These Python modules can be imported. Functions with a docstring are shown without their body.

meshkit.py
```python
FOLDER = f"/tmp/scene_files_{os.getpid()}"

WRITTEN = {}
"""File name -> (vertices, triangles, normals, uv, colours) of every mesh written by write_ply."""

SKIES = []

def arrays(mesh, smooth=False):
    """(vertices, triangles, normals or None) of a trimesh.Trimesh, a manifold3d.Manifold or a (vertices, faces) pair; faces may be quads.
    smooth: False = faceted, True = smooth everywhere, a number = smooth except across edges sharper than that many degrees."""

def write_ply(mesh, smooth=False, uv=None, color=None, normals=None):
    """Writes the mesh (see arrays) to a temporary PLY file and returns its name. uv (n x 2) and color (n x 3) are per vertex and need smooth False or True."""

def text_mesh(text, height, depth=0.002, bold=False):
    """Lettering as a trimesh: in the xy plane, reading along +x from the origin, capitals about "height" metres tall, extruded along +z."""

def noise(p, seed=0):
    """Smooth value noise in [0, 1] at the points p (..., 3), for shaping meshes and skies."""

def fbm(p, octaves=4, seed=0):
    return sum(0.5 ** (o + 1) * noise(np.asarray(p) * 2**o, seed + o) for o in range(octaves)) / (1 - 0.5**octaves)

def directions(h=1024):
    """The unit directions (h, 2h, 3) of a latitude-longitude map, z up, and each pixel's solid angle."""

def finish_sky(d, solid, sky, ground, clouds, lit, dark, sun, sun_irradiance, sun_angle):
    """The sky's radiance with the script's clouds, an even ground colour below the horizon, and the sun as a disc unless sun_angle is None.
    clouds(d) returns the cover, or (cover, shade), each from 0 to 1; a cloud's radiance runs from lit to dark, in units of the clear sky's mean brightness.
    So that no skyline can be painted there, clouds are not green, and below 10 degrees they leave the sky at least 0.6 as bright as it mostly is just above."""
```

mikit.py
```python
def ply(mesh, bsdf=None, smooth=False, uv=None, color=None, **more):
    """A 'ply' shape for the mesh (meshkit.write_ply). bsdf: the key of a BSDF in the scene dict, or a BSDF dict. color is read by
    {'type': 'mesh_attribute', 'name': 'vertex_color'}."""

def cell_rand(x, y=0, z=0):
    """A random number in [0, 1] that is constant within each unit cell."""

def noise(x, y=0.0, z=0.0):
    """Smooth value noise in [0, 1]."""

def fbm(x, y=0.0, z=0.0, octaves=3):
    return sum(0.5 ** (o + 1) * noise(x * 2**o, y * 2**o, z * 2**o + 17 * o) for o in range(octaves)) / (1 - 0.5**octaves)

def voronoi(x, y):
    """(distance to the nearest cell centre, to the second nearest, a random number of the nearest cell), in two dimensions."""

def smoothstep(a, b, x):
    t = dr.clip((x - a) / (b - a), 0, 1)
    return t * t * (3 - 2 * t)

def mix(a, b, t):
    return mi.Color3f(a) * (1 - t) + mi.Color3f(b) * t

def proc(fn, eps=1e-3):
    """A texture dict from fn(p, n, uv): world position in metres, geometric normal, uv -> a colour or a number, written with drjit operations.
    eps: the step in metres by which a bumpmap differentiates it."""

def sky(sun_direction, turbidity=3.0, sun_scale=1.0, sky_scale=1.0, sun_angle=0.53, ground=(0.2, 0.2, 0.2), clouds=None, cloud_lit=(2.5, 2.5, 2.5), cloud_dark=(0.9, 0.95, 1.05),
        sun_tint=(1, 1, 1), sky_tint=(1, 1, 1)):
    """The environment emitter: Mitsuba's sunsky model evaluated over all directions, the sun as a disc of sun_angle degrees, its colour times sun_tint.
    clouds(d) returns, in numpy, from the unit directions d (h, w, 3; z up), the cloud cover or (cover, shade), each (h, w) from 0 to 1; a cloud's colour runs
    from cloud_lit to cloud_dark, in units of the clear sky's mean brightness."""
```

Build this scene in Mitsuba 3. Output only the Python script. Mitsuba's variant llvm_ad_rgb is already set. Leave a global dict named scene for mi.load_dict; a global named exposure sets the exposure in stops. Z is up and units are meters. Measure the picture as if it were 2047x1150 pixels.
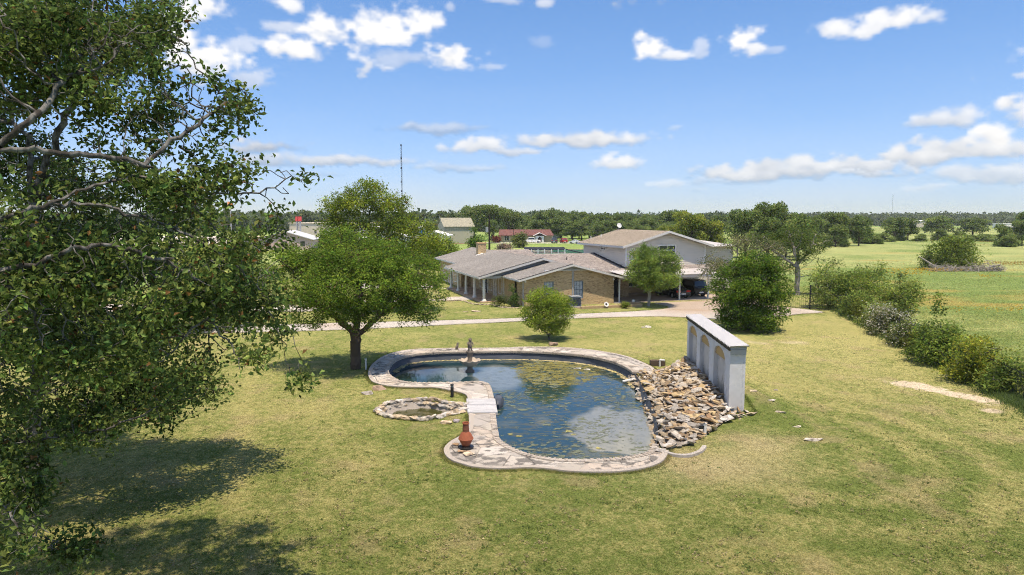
import math, numpy as np, trimesh, shapely, drjit as dr, mitsuba as mi, mikit, meshkit
from scipy.spatial import cKDTree, Delaunay, ConvexHull
from shapely.geometry import Polygon, LineString, Point, MultiPolygon
from mikit import noise, fbm, voronoi, cell_rand, smoothstep, mix
T = mi.ScalarTransform4f
scene, labels = {}, {}
# ------------------------------------------------------------------ camera, sky, exposure
PITCH = math.radians(5.773)
scene['camera'] = {'type': 'perspective', 'fov': 73.72, 'fov_axis': 'x', 'near_clip': 0.1, 'far_clip': 12000.0,
    'to_world': T().look_at(origin=[0, 0, 8.5], target=[0, math.cos(PITCH), 8.5 - math.sin(PITCH)], up=[0, 0, 1])}
exposure = 1.9
SUN = (0.10, -0.27, 1.0)
# azimuth, elevation, half width, half height (degrees), cover, greyness
CLOUDS = [(-14.46, 14.45, 2.31, 1.43, 1.0, 0.0), (-10.59, 14.44, 3.36, 1.6, 1.0, 0.0), (-7.49, 15.29, 2.02, 1.43, 0.95, 0.0), (-17.13, 12.95, 2.94, 1.09, 1.0, 0.1), (-11.62, 12.04, 2.02, 0.84, 0.8, 0.2), (-9.24, 12.58, 2.94, 0.76, 0.45, 0.3), (-17.64, 14.4, 1.68, 0.59, 0.6, 0.1), (-4.82, 12.69, 1.93, 1.09, 1.0, 0.05), (-1.98, 12.2, 1.05, 0.34, 0.4, 0.2), (-23.96, 11.43, 3.57, 1.76, 1.0, 0.15), (-25.57, 12.82, 2.52, 1.68, 1.0, 0.0), (-21.48, 12.79, 1.68, 0.84, 0.55, 0.1), (-20.5, 10.63, 1.89, 1.01, 0.6, 0.4), (-23.62, 15.11, 2.18, 1.01, 1.0, 0.0), (-24.99, 14.5, 1.47, 0.5, 0.8, 0.1), (-17.47, 16.19, 1.26, 0.76, 0.9, 0.0), (2.69, 16.77, 0.59, 0.42, 0.6, 0.2), (-0.55, 17.0, 1.68, 0.25, 0.5, 0.2), (-4.99, 16.47, 0.42, 0.34, 0.4, 0.2), (11.05, 13.28, 1.13, 1.13, 1.0, 0.0), (12.5, 12.74, 1.51, 0.5, 0.85, 0.1), (14.54, 13.0, 0.92, 0.84, 0.5, 0.2), (17.97, 13.21, 1.43, 1.09, 1.0, 0.0), (19.16, 12.7, 1.26, 0.59, 0.9, 0.1), (20.89, 12.49, 0.84, 0.38, 0.35, 0.2), (24.79, 13.78, 1.34, 0.71, 0.9, 0.05), (27.08, 13.72, 2.18, 0.84, 0.9, 0.1), (28.96, 13.82, 2.02, 0.84, 0.95, 0.1), (30.7, 13.62, 0.84, 0.5, 0.75, 0.1), (2.3, 13.78, 1.05, 0.5, 0.2, 0.3), (5.62, 6.43, 6.3, 0.8, 0.95, 0.45), (-2.62, 5.81, 3.28, 0.63, 0.9, 0.4), (0.06, 5.5, 2.52, 0.38, 0.8, 0.5), (8.9, 4.51, 2.35, 0.67, 0.9, 0.3), (-5.9, 7.18, 4.41, 0.5, 0.6, 0.75), (13.02, 7.15, 0.59, 0.21, 0.4, 0.3), (-19.6, 5.41, 3.15, 0.84, 0.95, 0.8), (-13.94, 4.59, 6.3, 0.63, 0.85, 0.55), (-20.0, 4.33, 3.36, 0.67, 0.8, 0.75), (-16.29, 3.4, 2.52, 0.29, 0.5, 0.7), (-3.87, 4.19, 4.62, 0.46, 0.55, 0.6), (31.96, 6.88, 2.02, 0.8, 0.85, 0.4), (30.41, 6.72, 1.01, 0.29, 0.5, 0.4), (35.59, 7.57, 1.51, 1.09, 0.95, 0.2), (34.56, 5.63, 1.34, 0.8, 1.0, 0.1), (36.65, 6.93, 2.1, 1.26, 0.9, 0.3), (20.5, 3.55, 7.14, 0.8, 0.9, 0.5), (24.04, 3.84, 3.78, 0.76, 0.9, 0.4), (26.74, 3.93, 4.62, 0.92, 0.9, 0.5), (27.58, 3.36, 2.94, 0.42, 0.8, 0.5), (31.13, 4.61, 4.2, 0.84, 0.95, 0.45), (34.19, 4.79, 3.99, 0.71, 0.95, 0.4), (36.51, 4.85, 2.52, 0.59, 0.9, 0.4), (34.99, 2.94, 4.62, 0.76, 0.75, 0.4), (30.95, 2.23, 1.89, 0.38, 0.55, 0.2), (12.73, 2.82, 2.02, 0.38, 0.6, 0.2), (15.28, 2.31, 1.68, 0.29, 0.45, 0.3), (17.59, 1.78, 9.24, 0.42, 0.25, 0.6), (25.51, 1.42, 2.94, 0.38, 0.3, 0.3), (3.18, 2.35, 2.52, 0.21, 0.2, 0.6), (17.18, 2.96, 4.2, 0.5, 0.5, 0.5), (33.35, 1.8, 5.88, 0.38, 0.3, 0.5), (27.82, 1.72, 8.4, 0.42, 0.25, 0.5), (9.05, 19.02, 3.99, 2.61, 1.0, 0.35), (1.06, 20.87, 5.88, 1.26, 0.7, 0.3), (25.4, 18.39, 7.14, 1.68, 0.9, 0.2), (-28.54, 16.99, 8.4, 1.68, 0.9, 0.2), (-41.07, 9.61, 5.04, 1.68, 0.9, 0.2), (42.24, 10.01, 6.72, 1.68, 0.9, 0.2), (42.69, 3.54, 8.4, 1.05, 0.9, 0.4), (-40.32, 3.36, 8.4, 0.92, 0.9, 0.5)]
def clouds(d):
    az = np.degrees(np.arctan2(d[..., 0], d[..., 1])); el = np.degrees(np.arcsin(np.clip(d[..., 2], -1, 1)))
    cover, shade = np.zeros(az.shape), np.zeros(az.shape)
    near = (el < 30) & (np.abs(az) < 75)
    a, e = az[near], el[near]
    p = np.stack([a * .55, e * 1.0, a * 0], -1)
    w1 = meshkit.fbm(p * .9, 5, 3) - .5; w2 = meshkit.fbm(p * .9 + 40, 5, 7) - .5
    edge = meshkit.fbm(np.stack([a * .9, e * 1.4, a * 0], -1) * 1.3, 5, 11)
    c, s = np.zeros(a.shape), np.zeros(a.shape)
    for (ca, ce, hw, hh, dens, grey) in CLOUDS:
        x = (a - ca + w1 * 2.6 * min(1, hw)) / hw; y = (e - ce + w2 * 1.5 * min(1, hh * 1.3)) / hh
        y = np.where(y < 0, y * 1.25, y)
        r = np.sqrt(x * x + y * y) + (edge - .5) * (1.5 if hh > .8 else .95)
        k = np.clip(((1.18 if hh > .8 else 1.32) - r) / .85, 0, 1); k = k * k * (3 - 2 * k) * dens
        sh = np.clip(grey * .95 + .5 * np.clip(-y, -.3, 1) * (.5 + grey) + (edge - .5) * .5, 0, 1)
        s = np.where(k > c, sh, s); c = np.maximum(c, k)
    cover[near], shade[near] = c, s
    # scattered cumulus over the rest of the dome
    up = (el > 0.5) & ~(near & (el < 18) & (np.abs(az) < 42))
    q = d[up]; h = q[:, :2] / np.maximum(q[:, 2:], .06)
    n = meshkit.fbm(np.concatenate([h * .9, h[:, :1] * 0], 1), 5, 5)
    k = np.clip((n - .56) / .12, 0, 1) * .9
    fade = np.clip((el[up] - 17.5) / 4, 0, 1) * (np.abs(az[up]) < 42) + (np.abs(az[up]) >= 42) * np.clip((np.abs(az[up]) - 42) / 8, 0, 1)
    k = k * fade
    cover[up] = np.maximum(cover[up], k); shade[up] = np.where(k > 0.05, np.clip((n - .6) * 3, 0, .6), shade[up])
    veil = .62 * np.exp(-np.clip(el, 0, 90) / 4.5) * (.75 + .5 * meshkit.fbm(np.stack([az * .12, el * .5, az * 0], -1), 3, 17))
    shade = np.where(veil > cover, .25, shade); cover = np.maximum(cover, veil)
    return cover, shade
scene['sky'] = mikit.sky(SUN, turbidity=3.0, clouds=clouds, ground=(0.16, 0.17, 0.08), sky_tint=(.77, 1.0, 1.36), cloud_lit=(2.7, 2.66, 2.62), cloud_dark=(1.02, 1.16, 1.42))

# ------------------------------------------------------------------ helpers
rng = np.random.default_rng(7)
count = {}
def num(key):
    n = count.get(key, 0); count[key] = n + 1
    return key if n == 0 else f'{key}_{n:03d}'
def add(key, mesh, mat, parent=None, smooth=False, to_world=None, color=None):
    k = num(f'{parent}__{key}' if parent else key)
    d = mikit.ply(mesh, mat, smooth=smooth, color=color)
    if to_world is not None: d['to_world'] = to_world
    scene[k] = d
    return k
def put(key, plydict, parent=None, to_world=None, mat=None):
    k = num(f'{parent}__{key}' if parent else key)
    d = dict(plydict)
    if to_world is not None: d['to_world'] = to_world
    if mat: d['bsdf'] = {'type': 'ref', 'id': mat}
    scene[k] = d
    return k
def tag(key, label, cat=None, group=None, kind=None):
    e = {}
    if label: e['label'] = label
    if cat: e['category'] = cat
    if group: e['group'] = group
    if kind: e['kind'] = kind
    labels[key] = e
    return key
def thing(name, label, cat, group=None):
    return tag(num(name), label, cat, group)
def cat(ms): return trimesh.util.concatenate(ms)
def box(x0, x1, y0, y1, z0, z1):
    return trimesh.creation.box(bounds=[[min(x0, x1), min(y0, y1), min(z0, z1)], [max(x0, x1), max(y0, y1), max(z0, z1)]])
def cyl(r, z0, z1, x=0, y=0, n=16, r1=None):
    a = np.arange(n) * 2 * np.pi / n; r1 = r if r1 is None else r1
    v = np.vstack([np.c_[r * np.cos(a), r * np.sin(a), a * 0 + z0], np.c_[r1 * np.cos(a), r1 * np.sin(a), a * 0 + z1], [[0, 0, z0], [0, 0, z1]]]) + [x, y, 0]
    i = np.arange(n); j = (i + 1) % n
    f = np.vstack([np.c_[i, j, j + n], np.c_[i, j + n, i + n], np.c_[j, i, i * 0 + 2 * n], np.c_[i + n, j + n, i * 0 + 2 * n + 1]])
    return trimesh.Trimesh(v, f, process=False)
def lathe(prof, n=24, x=0, y=0, wob=None):
    prof = np.asarray(prof, float); a = np.arange(n) * 2 * np.pi / n
    r = prof[:, :1] * (np.ones(n) if wob is None else 1 + wob[:, None] * np.cos(a * 10)[None] if np.ndim(wob) else 1)
    r = np.broadcast_to(r, (len(prof), n))
    v = np.stack([r * np.cos(a) + x, r * np.sin(a) + y, np.broadcast_to(prof[:, 1:], r.shape)], -1).reshape(-1, 3)
    m = len(prof); i, j = np.meshgrid(np.arange(m - 1), np.arange(n), indexing='ij'); k = (j + 1) % n
    q = np.stack([i * n + j, i * n + k, (i + 1) * n + k, (i + 1) * n + j], -1).reshape(-1, 4)
    return trimesh.Trimesh(v, np.vstack([q[:, [0, 1, 2]], q[:, [0, 2, 3]]]), process=False)
def rod(p, q, r0, r1=None, n=8):
    p, q = np.asarray(p, float), np.asarray(q, float); d = q - p; L = np.linalg.norm(d)
    m = cyl(r0, 0, L, n=n, r1=r1)
    z = d / L; x = np.cross([0, 1, 0] if abs(z[1]) < .9 else [1, 0, 0], z); x /= np.linalg.norm(x)
    M = np.eye(4); M[:3, 0], M[:3, 1], M[:3, 2], M[:3, 3] = x, np.cross(z, x), z, p
    m.apply_transform(M); return m
def prism(poly, z0, z1):
    """extrude a shapely polygon"""
    ms = []
    for g in getattr(poly, 'geoms', [poly]):
        if g.area > 1e-5:
            m = trimesh.creation.extrude_polygon(g, z1 - z0, engine='earcut'); m.apply_translation([0, 0, z0]); ms.append(m)
    return cat(ms)
def slab(pts, th, dirn=(0, 0, -1)):
    """a flat polygon of 3-D points (convex, counter-clockwise from above) given thickness th along dirn"""
    a = np.asarray(pts, float); b = a + np.asarray(dirn) * th; n = len(a)
    f = [[0, i, i + 1] for i in range(1, n - 1)] + [[n, n + i + 1, n + i] for i in range(1, n - 1)]
    for i in range(n):
        j = (i + 1) % n; f += [[i, i + n, j + n], [i, j + n, j]]
    return trimesh.Trimesh(np.vstack([a, b]), f, process=False)
def xf(m, M):
    m = m.copy(); m.apply_transform(M); return m
def frame(x, y, deg, z=0):
    a = math.radians(deg); c, s = math.cos(a), math.sin(a)
    return np.array([[c, -s, 0, x], [s, c, 0, y], [0, 0, 1, z], [0, 0, 0, 1.0]])
def mt(M): return T(M)
def rock(r, sx, sy, sz, n=14):
    p = r.normal(size=(n, 3)); p /= np.linalg.norm(p, axis=1, keepdims=True)
    p = np.sign(p) * np.abs(p) ** .7 * [sx, sy, sz] * r.uniform(.8, 1.1, (n, 1))
    return trimesh.Trimesh(p, ConvexHull(p).simplices, process=False).convex_hull
def dens(pts, step, closed=True):
    p = np.asarray(pts, float); out = []
    for a, b in zip(p, np.roll(p, -1, 0) if closed else p[1:]):
        k = max(1, int(np.ceil(np.linalg.norm(b - a) / step)))
        out += [a + (b - a) * t / k for t in range(k)]
    if not closed: out.append(p[-1])
    return np.array(out)
def spline(pts, n=6, closed=True):
    p = np.asarray(pts, float); m = len(p); out = []
    for i in range(m if closed else m - 1):
        g = lambda k: p[k % m] if closed else p[min(max(k, 0), m - 1)]
        a, b, c, d = g(i - 1), g(i), g(i + 1), g(i + 2)
        for t in np.arange(n) / n:
            out.append(.5 * (2 * b + (c - a) * t + (2 * a - 5 * b + 4 * c - d) * t * t + (3 * b - a - 3 * c + d) * t ** 3))
    if not closed: out.append(p[-1])
    return np.array(out)
# ------------------------------------------------------------------ materials
def rgb(c): return {'type': 'rgb', 'value': list(map(float, c))}
def mat(key, color, rough=.8, spec=.3, metal=0., bump=None, bscale=.01, two=True, **kw):
    col = mikit.proc(color) if callable(color) else rgb(color)
    b = {'type': 'principled', 'base_color': col, 'roughness': rough, 'specular': spec, 'metallic': metal, **kw}
    if bump is not None: b = {'type': 'bumpmap', 'arbitrary': mikit.proc(bump, eps=bscale * .5 if bscale > .004 else .002), 'scale': 1.0, 'bsdf': b}
    scene[key] = {'type': 'twosided', 'bsdf': b} if two else b
def speck(a, b, f, o=3):
    return lambda p, n, uv: mix(a, b, smoothstep(.3, .7, fbm(p.x * f, p.y * f, p.z * f, o)))
def lawn_color(p, n, uv):
    x, y = p.x, p.y
    big = fbm(x * .11 + 3, y * .11, 0, 3); mid = fbm(x * .55, y * .5 + 9, 0, 3); fine = fbm(x * 5, y * 5, 0, 2); hi = noise(x * 23, y * 23)
    dx, dy = x - 10.6, y - 25.0
    r = dr.sqrt(dx * dx + dy * dy * .8) + (mid - .5) * .55
    ang = smoothstep(-1.2, 2.2, dx * .8 - dy * .55)
    ring = (dr.sin(r * 3.1 + .6) - .25) * ang * smoothstep(1.2, 2.2, r) * smoothstep(11., 5., r)
    trk = dr.exp(-dr.square((x + 10.2 + (y - 25) * .36 + (mid - .5) * .4) / .45)) * smoothstep(40., 34., y) * smoothstep(17., 22., y)
    far = smoothstep(64., 90., y)
    t = .46 + (big - .5) * .6 + (mid - .5) * .6 + (fine - .5) * .65 + (hi - .5) * .5
    t = t + ring * .21 - .05 * smoothstep(24., 19., y) + trk * .26 - far * .35 + .10 * smoothstep(25., 33., y)
    dry = dr.exp(-dr.square((x - 7.0) / 2.4) - dr.square((y - 22.8) / 1.6)) * .5 + dr.exp(-dr.square((x - 9.4) / 1.2) - dr.square((y - 25.2) / 1.3)) * .45
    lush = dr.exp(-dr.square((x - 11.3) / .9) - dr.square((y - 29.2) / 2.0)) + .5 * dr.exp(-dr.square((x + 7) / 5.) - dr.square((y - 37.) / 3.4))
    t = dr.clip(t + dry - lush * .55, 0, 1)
    c = mix((.112, .143, .037), (.266, .248, .098), smoothstep(.05, .95, t))
    c = mix(c, (.30, .25, .155), dr.clip(dry * 1.1, 0, .8))
    c = mix(c, (.27, .215, .12), smoothstep(.56, .80, fbm(x * .8 + 31, y * .7, 0, 5)) * .45)
    bare = smoothstep(.0, .45, .95 - dr.sqrt(dr.square(((x - 20.6) * .62 - (y - 34.3) * .78) / 2.0) + dr.square(((x - 20.6) * .78 + (y - 34.3) * .62) / .95)) + (mid - .5) * 1.3 + (fine - .5) * .5) + smoothstep(.0, .45, .95 - dr.sqrt(dr.square(((x - 21.7) * .62 - (y - 32.1) * .78) / 2.0) + dr.square(((x - 21.7) * .78 + (y - 32.1) * .62) / .85)) + (mid - .5) * 1.3 + (fine - .5) * .5)
    bare2 = smoothstep(.0, .5, .6 - dr.sqrt(dr.square((x - 21.2) / .9) + dr.square((y - 29.6) / .7)) + (mid - .5) * 1.2)
    bare3 = smoothstep(.0, .7, .8 - dr.sqrt(dr.square((x - 18.6) / 2.6) + dr.square((y - 46.3) / 1.2)) + (mid - .5) * 1.6) * .5
    c = mix(c, mix((.35, .29, .195), (.47, .40, .30), fine), dr.clip(bare + bare2 + bare3, 0, 1))
    return c
def pasture_color(p, n, uv):
    x, y = p.x, p.y
    big = fbm(x * .045, y * .07, 0, 4); mid = fbm(x * .3, y * .5, 0, 3); fine = fbm(x * 2.2, y * 2.2, 0, 3); hi = noise(x * 11, y * 11)
    t = .5 + (big - .5) * 1.7 + (mid - .5) * .7 + (fine - .5) * .5 + (hi - .5) * .3
    c = mix((.125, .175, .052), (.245, .268, .108), smoothstep(.12, .98, t))
    return mix(c, (.28, .22, .07), smoothstep(.62, .8, fbm(x * .06 + 7, y * .13, 0, 3)) * .55)
def field_color(p, n, uv):
    x, y = p.x, p.y
    big = fbm(x * .012, y * .012, 0, 4); mid = fbm(x * .1, y * .1, 0, 3); fine = fbm(x * 1.1, y * 1.1, 0, 2)
    t = .5 + (big - .5) * 1.5 + (mid - .5) * .6 + (fine - .5) * .4
    return mix((.095, .16, .035), (.20, .235, .085), smoothstep(.1, .95, t))
def leafy(f, a): return lambda p, n, uv: a * fbm(p.x * f, p.y * f, p.z * f, 2)
mat('m_lawn', lawn_color, .95, .05, bump=lambda p, n, uv: .02 * noise(p.x * 14, p.y * 14) + .03 * noise(p.x * 5, p.y * 5), bscale=.02)
mat('m_pasture', pasture_color, .95, .05, bump=lambda p, n, uv: .12 * fbm(p.x * 3, p.y * 3, 0, 2), bscale=.05)
mat('m_field', field_color, .95, .05)
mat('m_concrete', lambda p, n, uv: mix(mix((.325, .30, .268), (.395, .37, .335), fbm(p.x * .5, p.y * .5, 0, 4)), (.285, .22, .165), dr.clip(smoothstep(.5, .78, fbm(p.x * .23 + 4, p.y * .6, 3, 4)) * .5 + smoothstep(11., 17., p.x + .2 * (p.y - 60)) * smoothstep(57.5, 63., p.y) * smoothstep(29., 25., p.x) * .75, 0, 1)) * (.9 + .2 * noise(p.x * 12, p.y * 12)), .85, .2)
mat('m_drive', lambda p, n, uv: mix(mix((.36, .25, .17), (.47, .35, .25), fbm(p.x * .4, p.y * .5, 0, 4)), (.26, .18, .13), smoothstep(.5, .75, fbm(p.x * .3 + 14, p.y * .9, 3, 4)) * .6) * (.9 + .2 * noise(p.x * 12, p.y * 12)), .85, .2)
mat('m_road', (.39, .355, .32), .9, .2)
mat('m_dirt', (.20, .15, .10), .95, .1)
def brick(p, n, uv):
    # courses of 7.6 cm, bricks of 22 cm along whichever level direction the face runs
    u = dr.select(dr.abs(n.x * .948 + n.y * .317) > .7, -p.x * .317 + p.y * .948, p.x * .948 + p.y * .317)
    row = dr.floor(p.z / .076); uu = u / .22 + .5 * (row - 2 * dr.floor(row / 2)); a = cell_rand(dr.floor(uu), row)
    fu, fz = uu - dr.floor(uu), p.z / .076 - row
    joint = dr.maximum(smoothstep(.06, .0, dr.minimum(fu, 1 - fu)), smoothstep(.14, .02, dr.minimum(fz, 1 - fz)))
    c = mix((.40, .29, .155), (.56, .435, .25), a)
    c = mix(c, (.30, .20, .115), smoothstep(.84, .9, a))
    c = mix(c, (.46, .38, .27), joint * .7)
    return c * (.82 + .36 * fbm(p.x * .7, p.y * .7, p.z * .7, 3))
mat('m_brick', brick, .9, .15)
mat('m_brick_cap', (.45, .31, .18), .9, .15)
def shingle(a, b, c2, along_u):
    def f(p, n, uv):
        u = p.x * .948 + p.y * .317; v = -p.x * .317 + p.y * .948
        s, w = (u, v) if along_u else (v, u)
        row = dr.floor(w / .14); col = dr.floor(s / .33 + .37 * row); r = cell_rand(col, row); r2 = cell_rand(dr.floor(s / .17 + .61 * row), row, 5)
        fz = w / .14 - row
        k = mix(mix(a, b, r), c2, smoothstep(.72, .95, r2) * .8)
        return k * (.78 + .3 * fbm(p.x * .35, p.y * .35, 0, 3) + .12 * noise(p.x * 9, p.y * 9)) * (1 - .16 * smoothstep(.16, .0, fz))
    return f
mat('m_shingle', shingle((.165, .157, .148), (.23, .22, .208), (.14, .13, .122), False), .95, .1)
mat('m_shingle_pink', shingle((.172, .155, .144), (.295, .262, .24), (.12, .10, .095), True), .95, .1)
mat('m_shingle_tan', shingle((.215, .182, .145), (.275, .238, .192), (.17, .145, .11), False), .95, .1)
mat('m_shingle_dark', (.03, .03, .035), .95, .1)
mat('m_siding', lambda p, n, uv: mi.Color3f(.67, .62, .545) * (.9 + .14 * fbm(p.x * .8, p.y * .8, p.z * 3, 3)), .6, .3)
mat('m_white', lambda p, n, uv: mi.Color3f(.74, .74, .72) * (.93 + .1 * fbm(p.x * 2, p.y * 2, p.z * 2, 3)), .55, .35)
mat('m_fascia', lambda p, n, uv: mi.Color3f(.56, .56, .55) * (.9 + .16 * fbm(p.x * 1.2, p.y * 1.2, p.z * 2, 3)), .6, .3)
mat('m_panel', (.33, .34, .34), .7, .3)
mat('m_glass', (.025, .035, .04), .06, .8)
mat('m_curtain', (.42, .47, .5), .25, .6)
mat('m_dark', (.018, .018, .02), .6, .3)
mat('m_black', (.012, .012, .013), .35, .5)
mat('m_iron', (.014, .015, .017), .45, .5)
mat('m_pole', (.03, .026, .022), .9, .2)
mat('m_grey_metal', (.32, .34, .36), .4, .5)
mat('m_ac', (.15, .19, .23), .5, .4)
mat('m_metal_roof', lambda p, n, uv: mi.Color3f(.50, .47, .45) * (.84 + .24 * fbm(p.x * .9, p.y * .9, 0, 4)), .45, .5)
mat('m_white_metal', (.40, .41, .43), .45, .4)
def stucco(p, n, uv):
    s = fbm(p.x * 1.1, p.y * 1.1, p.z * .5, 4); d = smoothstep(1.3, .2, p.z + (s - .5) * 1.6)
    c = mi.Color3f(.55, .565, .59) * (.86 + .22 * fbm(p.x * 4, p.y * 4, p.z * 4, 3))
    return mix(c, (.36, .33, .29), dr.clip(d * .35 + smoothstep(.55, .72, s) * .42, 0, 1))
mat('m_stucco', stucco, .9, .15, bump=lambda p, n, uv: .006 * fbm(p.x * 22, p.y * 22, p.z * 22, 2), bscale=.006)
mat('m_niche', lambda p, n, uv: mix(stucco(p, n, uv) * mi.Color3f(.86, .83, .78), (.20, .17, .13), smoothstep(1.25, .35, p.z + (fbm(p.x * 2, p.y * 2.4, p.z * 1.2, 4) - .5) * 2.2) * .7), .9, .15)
mat('m_lunette', (.40, .29, .14), .9, .1)
def vc(key, dark, weight, bump=None, bscale=.01, rough=.92):
    """colour of its own on each piece (vertex colour), with a blotched darker growth over it"""
    base = {'type': 'principled', 'base_color': {'type': 'mesh_attribute', 'name': 'vertex_color'}, 'roughness': rough, 'specular': .15}
    top = {'type': 'principled', 'base_color': rgb(dark), 'roughness': rough, 'specular': .1}
    b = {'type': 'blendbsdf', 'weight': mikit.proc(weight), 'a': base, 'b': top}
    scene[key] = {'type': 'bumpmap', 'arbitrary': mikit.proc(bump, eps=.005), 'scale': 1.0, 'bsdf': b} if bump else b
vc('m_stone', (.13, .105, .08), lambda p, n, uv: smoothstep(.42, .75, fbm(p.x * 6, p.y * 6, p.z * 6, 4)) * .75)
vc('m_flag', (.13, .122, .112), lambda p, n, uv: dr.clip(smoothstep(.42, .62, fbm(p.x * 3.4, p.y * 4.5, 7, 5)) * .9 * smoothstep(.25, .6, fbm(p.x * .9, p.y * .9, 2, 3)), 0, 1), bump=lambda p, n, uv: .012 * fbm(p.x * 9, p.y * 9, 0, 3))
scene['m_vc'] = {'type': 'principled', 'base_color': {'type': 'mesh_attribute', 'name': 'vertex_color'}, 'roughness': .85, 'specular': .2}
STONES = [(.40, .325, .225), (.37, .345, .305), (.30, .215, .125), (.46, .35, .19), (.49, .465, .43), (.34, .22, .13), (.43, .39, .33)]
EDGE = [(.36, .315, .265), (.385, .34, .29), (.34, .30, .25), (.37, .335, .295)]
FLAGS = [(.41, .38, .335), (.38, .35, .305), (.45, .42, .38), (.35, .325, .295), (.40, .35, .295)]
mat('m_mortar', (.36, .325, .285), .95, .1)
mat('m_plank', lambda p, n, uv: mi.Color3f(.42, .42, .43) * (.7 + .5 * fbm(p.x * 2, p.y * 14, 0, 4)), .85, .15)
mat('m_liner', lambda p, n, uv: mix((.035, .045, .065), (.085, .095, .115), fbm(p.x * 2, p.y * 2, p.z * 5, 3)), .5, .4)
mat('m_scum', (.33, .285, .15), .9, .1)
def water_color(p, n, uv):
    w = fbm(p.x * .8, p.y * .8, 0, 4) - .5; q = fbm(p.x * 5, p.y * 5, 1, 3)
    f1 = smoothstep(1.08, .82, dr.sqrt(dr.square((p.x - 4.5 + w * 2.6) / 2.0) + dr.square((p.y - 28.1 + w * 4) / 3.5)))  # cloud reflections painted into the water colour as pale patches, here and below
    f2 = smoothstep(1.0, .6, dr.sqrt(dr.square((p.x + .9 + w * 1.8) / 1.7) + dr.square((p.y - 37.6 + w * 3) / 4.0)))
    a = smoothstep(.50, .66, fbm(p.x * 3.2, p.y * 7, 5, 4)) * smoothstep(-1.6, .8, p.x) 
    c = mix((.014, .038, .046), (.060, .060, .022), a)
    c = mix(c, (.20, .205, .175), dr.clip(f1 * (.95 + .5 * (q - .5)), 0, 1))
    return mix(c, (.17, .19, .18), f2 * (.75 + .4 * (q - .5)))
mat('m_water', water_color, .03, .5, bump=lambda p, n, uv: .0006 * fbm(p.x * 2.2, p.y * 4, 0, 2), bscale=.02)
mat('m_pond_green', (.04, .13, .10), .06, .5)
mat('m_murky', (.05, .052, .016), .08, .5)
mat('m_algae', (.13, .15, .105), .8, .2)
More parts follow.
